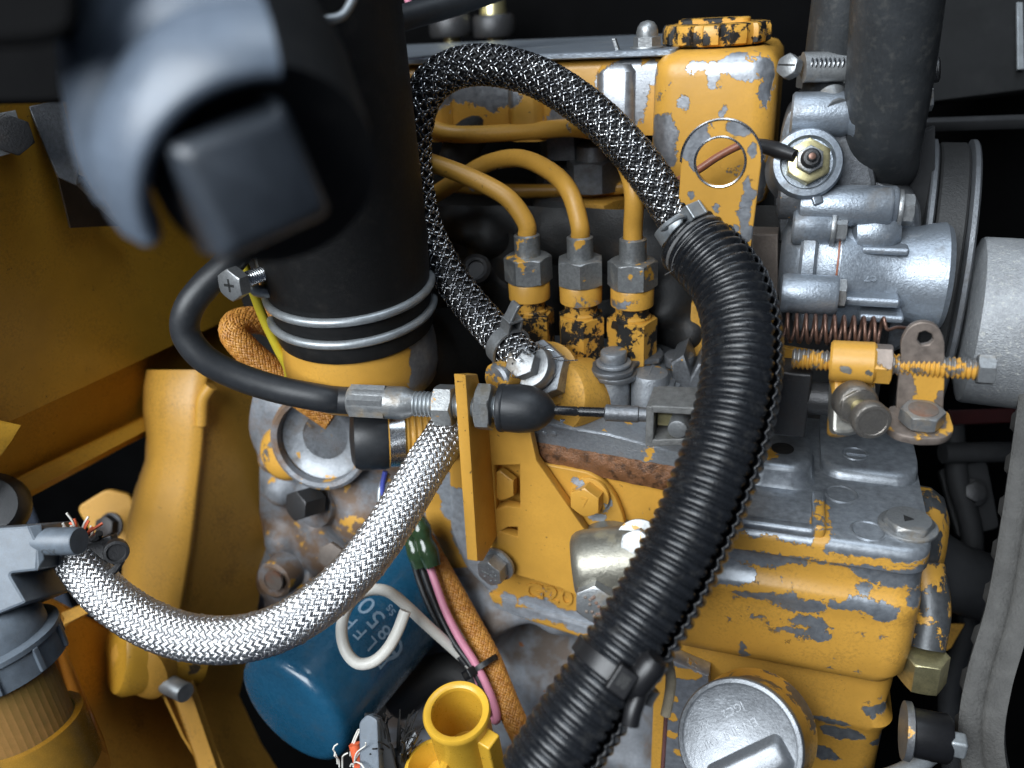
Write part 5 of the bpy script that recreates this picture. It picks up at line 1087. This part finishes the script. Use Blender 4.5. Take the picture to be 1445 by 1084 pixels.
# white coated hook
wh = pp((572, 862, 316), (560, 893, 315), (545, 918, 315), (526, 934, 315), (505, 936, 315), (489, 920, 316), (482, 894, 318), (486, 866, 320), (501, 844, 322), (522, 833, 324), (545, 834, 326), (566, 848, 330), (600, 880, 338), (640, 916, 347), (664, 938, 352))
single('coated_hook', 'white plastic-coated wire hook in front of the oil filter', 'hook', wh[-1], tube(wh, 2.35, 20, 1.0), 'white')

# ================================================================== WIRING
def sleeve(label, pts, R, name='wiring_sleeve', loc=None, N=10):
    t = Thing(name, label, 'wiring', pts[-1] if loc is None else loc, 'woven wiring sleeves')
    t.part('core', tube(pts, R - .35, 20, 1.5), 'sleeve_dark')
    t.part('weave', braid(pts, R, N=N, wires=2, wr=.28, hw=.50, amp=.26, pitch=2 * math.pi * R * 1.1, sub=5, gap=.9), 'sleeve', kind='stuff', smooth=0); return t
sleeve('gold woven wiring sleeve running down behind the conduit', pp((596, 760, 362), (622, 806, 358), (655, 865, 354), (688, 925, 350), (706, 968, 346), (728, 1020, 340), (762, 1085, 334)), 4.7)
sleeve('orange woven wiring sleeve looping under the duct on the left', pp((470, 590, 352), (420, 555, 350), (385, 525, 347), (352, 498, 344), (331, 474, 343), (332, 458, 345), (350, 452, 350), (376, 455, 356), (400, 470, 362)), 5.6, N=12)
sleeve('slim brown woven sleeve dropping beside the yellow wire', pp((372, 400, 338), (392, 450, 338), (412, 495, 339), (424, 530, 341), (428, 570, 345)), 3.0, N=8)
single('pink_wire', 'pink wire strapped to the gold wiring sleeve', 'wire', P(700, 1015, 338), tube(pp((598, 775, 352), (612, 815, 348), (628, 860, 345), (648, 900, 343), (670, 935, 341), (688, 970, 339), (699, 1000, 338), (701, 1016, 338), (694, 1012, 342), (684, 985, 345), (672, 950, 346)), 1.75, 12), 'pink')
single('black_wire', 'black wire beside the pink wire', 'wire', P(690, 1010, 340), tube(pp((588, 770, 354), (600, 815, 351), (618, 862, 348), (640, 905, 345), (664, 938, 342), (680, 970, 340), (688, 1010, 340)), 1.5, 12), 'blackwire')
single('black_wire', 'black wire nearest the oil filter rim', 'wire', P(660, 940, 350), tube(pp((578, 770, 358), (590, 815, 356), (608, 860, 352), (632, 905, 349), (658, 938, 347)), 1.5, 12), 'blackwire')
k2 = P(682, 938, 345); cable_tie('small black cable tie around the gold sleeve and pink wire', k2, unit(P(700, 970, 342) - P(664, 905, 348)), 5.6, C2W((-.7, -.3, .65)), 2.6)
tw = Thing('taped_joint', 'glossy dark green taped wire joint behind the silver hose', 'tape', P(595, 790, 350))
tw.part('left_wrap', tube([np.append(P(572, 738, 352), 3.2), np.append(P(578, 752, 352), 4.6), np.append(P(582, 765, 351), 3.6), np.append(P(588, 780, 350), 4.4), np.append(P(594, 800, 350), 3.4)], 4, 20), 'tape')
tw.part('right_wrap', tube([np.append(P(588, 728, 350), 3.0), np.append(P(594, 748, 349), 4.8), np.append(P(598, 762, 348), 3.8), np.append(P(604, 778, 347), 4.6), np.append(P(611, 800, 346), 3.6)], 4, 20), 'tape')
single('yellow_wire', 'lemon yellow wire hanging beside the clamp bolt', 'wire', P(408, 545, 330), tube(pp((336, 350, 306), (345, 375, 308), (357, 410, 312), (372, 450, 318), (392, 492, 324), (406, 520, 328), (408, 545, 332)), 1.9, 14), 'yellowwire')
single('blue_wire', 'short blue wire below the black rubber cap', 'wire', P(540, 690, 352), tube(pp((544, 665, 350), (540, 685, 351), (538, 715, 352)), 1.2, 10), 'bluewire')
single('white_wire', 'short pale wire below the black rubber cap', 'wire', P(536, 705, 350), tube(pp((548, 668, 354), (537, 690, 352), (536, 712, 351), (538, 735, 351)), 1.4, 10), 'wire')

# rubber capped plug
rc = Thing('capped_plug', 'black rubber cap on a threaded yellow plug under the cable', 'plug', P(560, 640, 345))
ra0 = P(497, 620, 332); rax = unit(P(604, 614, 338) - ra0)
rc.part('rubber_cap', lathe(ra0, rax, [(1, -1.2), (9, -.6), (12.2, 1), (13.2, 3.5), (13.4, 13), (13, 14.6), (11, 14.8)], 56), 'rubber')
rc.part('steel_band', lathe(ra0 + rax * 14.4, rax, [(11.6, 0), (12.6, .4), (12.6, 7), (11.6, 7.4)], 56), 'bright')
rc.part('gold_edge', lathe(ra0 + rax * 13.8, rax, [(12.9, 0), (12.9, 1.4)], 56), MT['paint_clean'])
rc.part('threaded_barrel', thread(ra0 + rax * 21.5, rax, 11.8, 20, 2.6, .8, 48), MT['paint_clean'])
# yellow tube, bottom centre
yt_ = Thing('yellow_tube', 'open-topped glossy yellow tube with welded tab at the bottom', 'tube', P(650, 1084, 300))
ya = unit(C2W((-.10, .80, .60))); yo = P(644, 1003, 292)
MT['gloss'] = paint('gloss_yellow', grime=.1, rough=.28, col=(.62, .36, .035))
yt_.part('barrel', lathe(yo, ya, [(9.3, -2), (9.6, -.6), (10.8, .2), (12, .2), (12.6, -.8), (12.4, -2.5), (11.6, -8), (11.2, -60)], 56, cap0=False, cap1=False), 'gloss')
yt_.part('bore', lathe(yo, ya, [(9.4, -1.5), (9.2, -30), (.5, -30.5)], 48, cap0=False), 'gloss')
ydir = unit(C2W((.75, -.1, .6))); ydir = unit(ydir - np.dot(ydir, ya) * ya)
yt_.part('welded_tab', box(yo + ydir * 10.5, (np.cross(ya, ydir), ya, ydir), (-3.4, -60, 0), (3.4, -6, 6)), 'gloss', bevel=.8)
yt_.part('side_stub', lathe(P(600, 1075, 300), unit(C2W((-.45, .75, .45))), [(10, -40), (10, -1), (9, 0), (7.5, 0), (7.2, -10)], 40), 'gloss')
# grey plastic block with brush
gp_ = Thing('grey_block', 'grey plastic block with frayed wires at the bottom edge', 'block', P(530, 1080, 300))
gp_.part('face', plate(rounded([P(x, y, 298) for x, y in ((500, 1022), (512, 1010), (530, 1016), (545, 1110), (512, 1110))], 1.5), C2W((-.3, .2, .9)), 5, .6), 'greyplastic')
gp_.part('side', plate(rounded([P(x, y, 300) for x, y in ((518, 1010), (538, 1012), (548, 1025), (566, 1110), (540, 1110))], 1.5), C2W((.35, .2, .9)), 8, .8), 'baygrey')
gp_.part('frayed_wires', fray(P(488, 1075, 300), C2W((.1, 1, .2)), 4, 9, 9, 21, .3), 'white', kind='stuff')
gp_.part('red_core', tube(pp((500, 1050, 302), (506, 1075, 302), (510, 1100, 302)), 2.2, 10), 'orange')
br = Thing('black_brush', 'tuft of black bristles beside the yellow tube', 'brush', P(562, 1070, 305))
br.part('bristles', fray(P(560, 1068, 306), C2W((.05, 1, .1)), 4.5, 60, 11, 31, .3), 'bristle', kind='stuff')
br.part('stem', tube(pp((562, 1060, 308), (572, 1090, 308), (580, 1120, 308)), 4.5, 12), 'bristle')
wc2 = Thing('grey_clip', 'grey pointed clip beside the yellow tube', 'clip', P(580, 1050, 305))
wc2.part('clip_body', plate(rounded([P(x, y, 303) for x, y in ((568, 1052), (585, 1032), (589, 1040), (576, 1066))], .6), C2W((-.2, .2, 1)), 3, .4), 'alloy_dark')
dk = Thing('lower_hose', 'dark hose end in the shade under the oil filter', 'hose', P(600, 950, 400))
dk.part('hose_body', tube(pp((560, 990, 408), (600, 960, 402), (640, 950, 396), (680, 975, 392)), 10, 24), 'blackmetal')
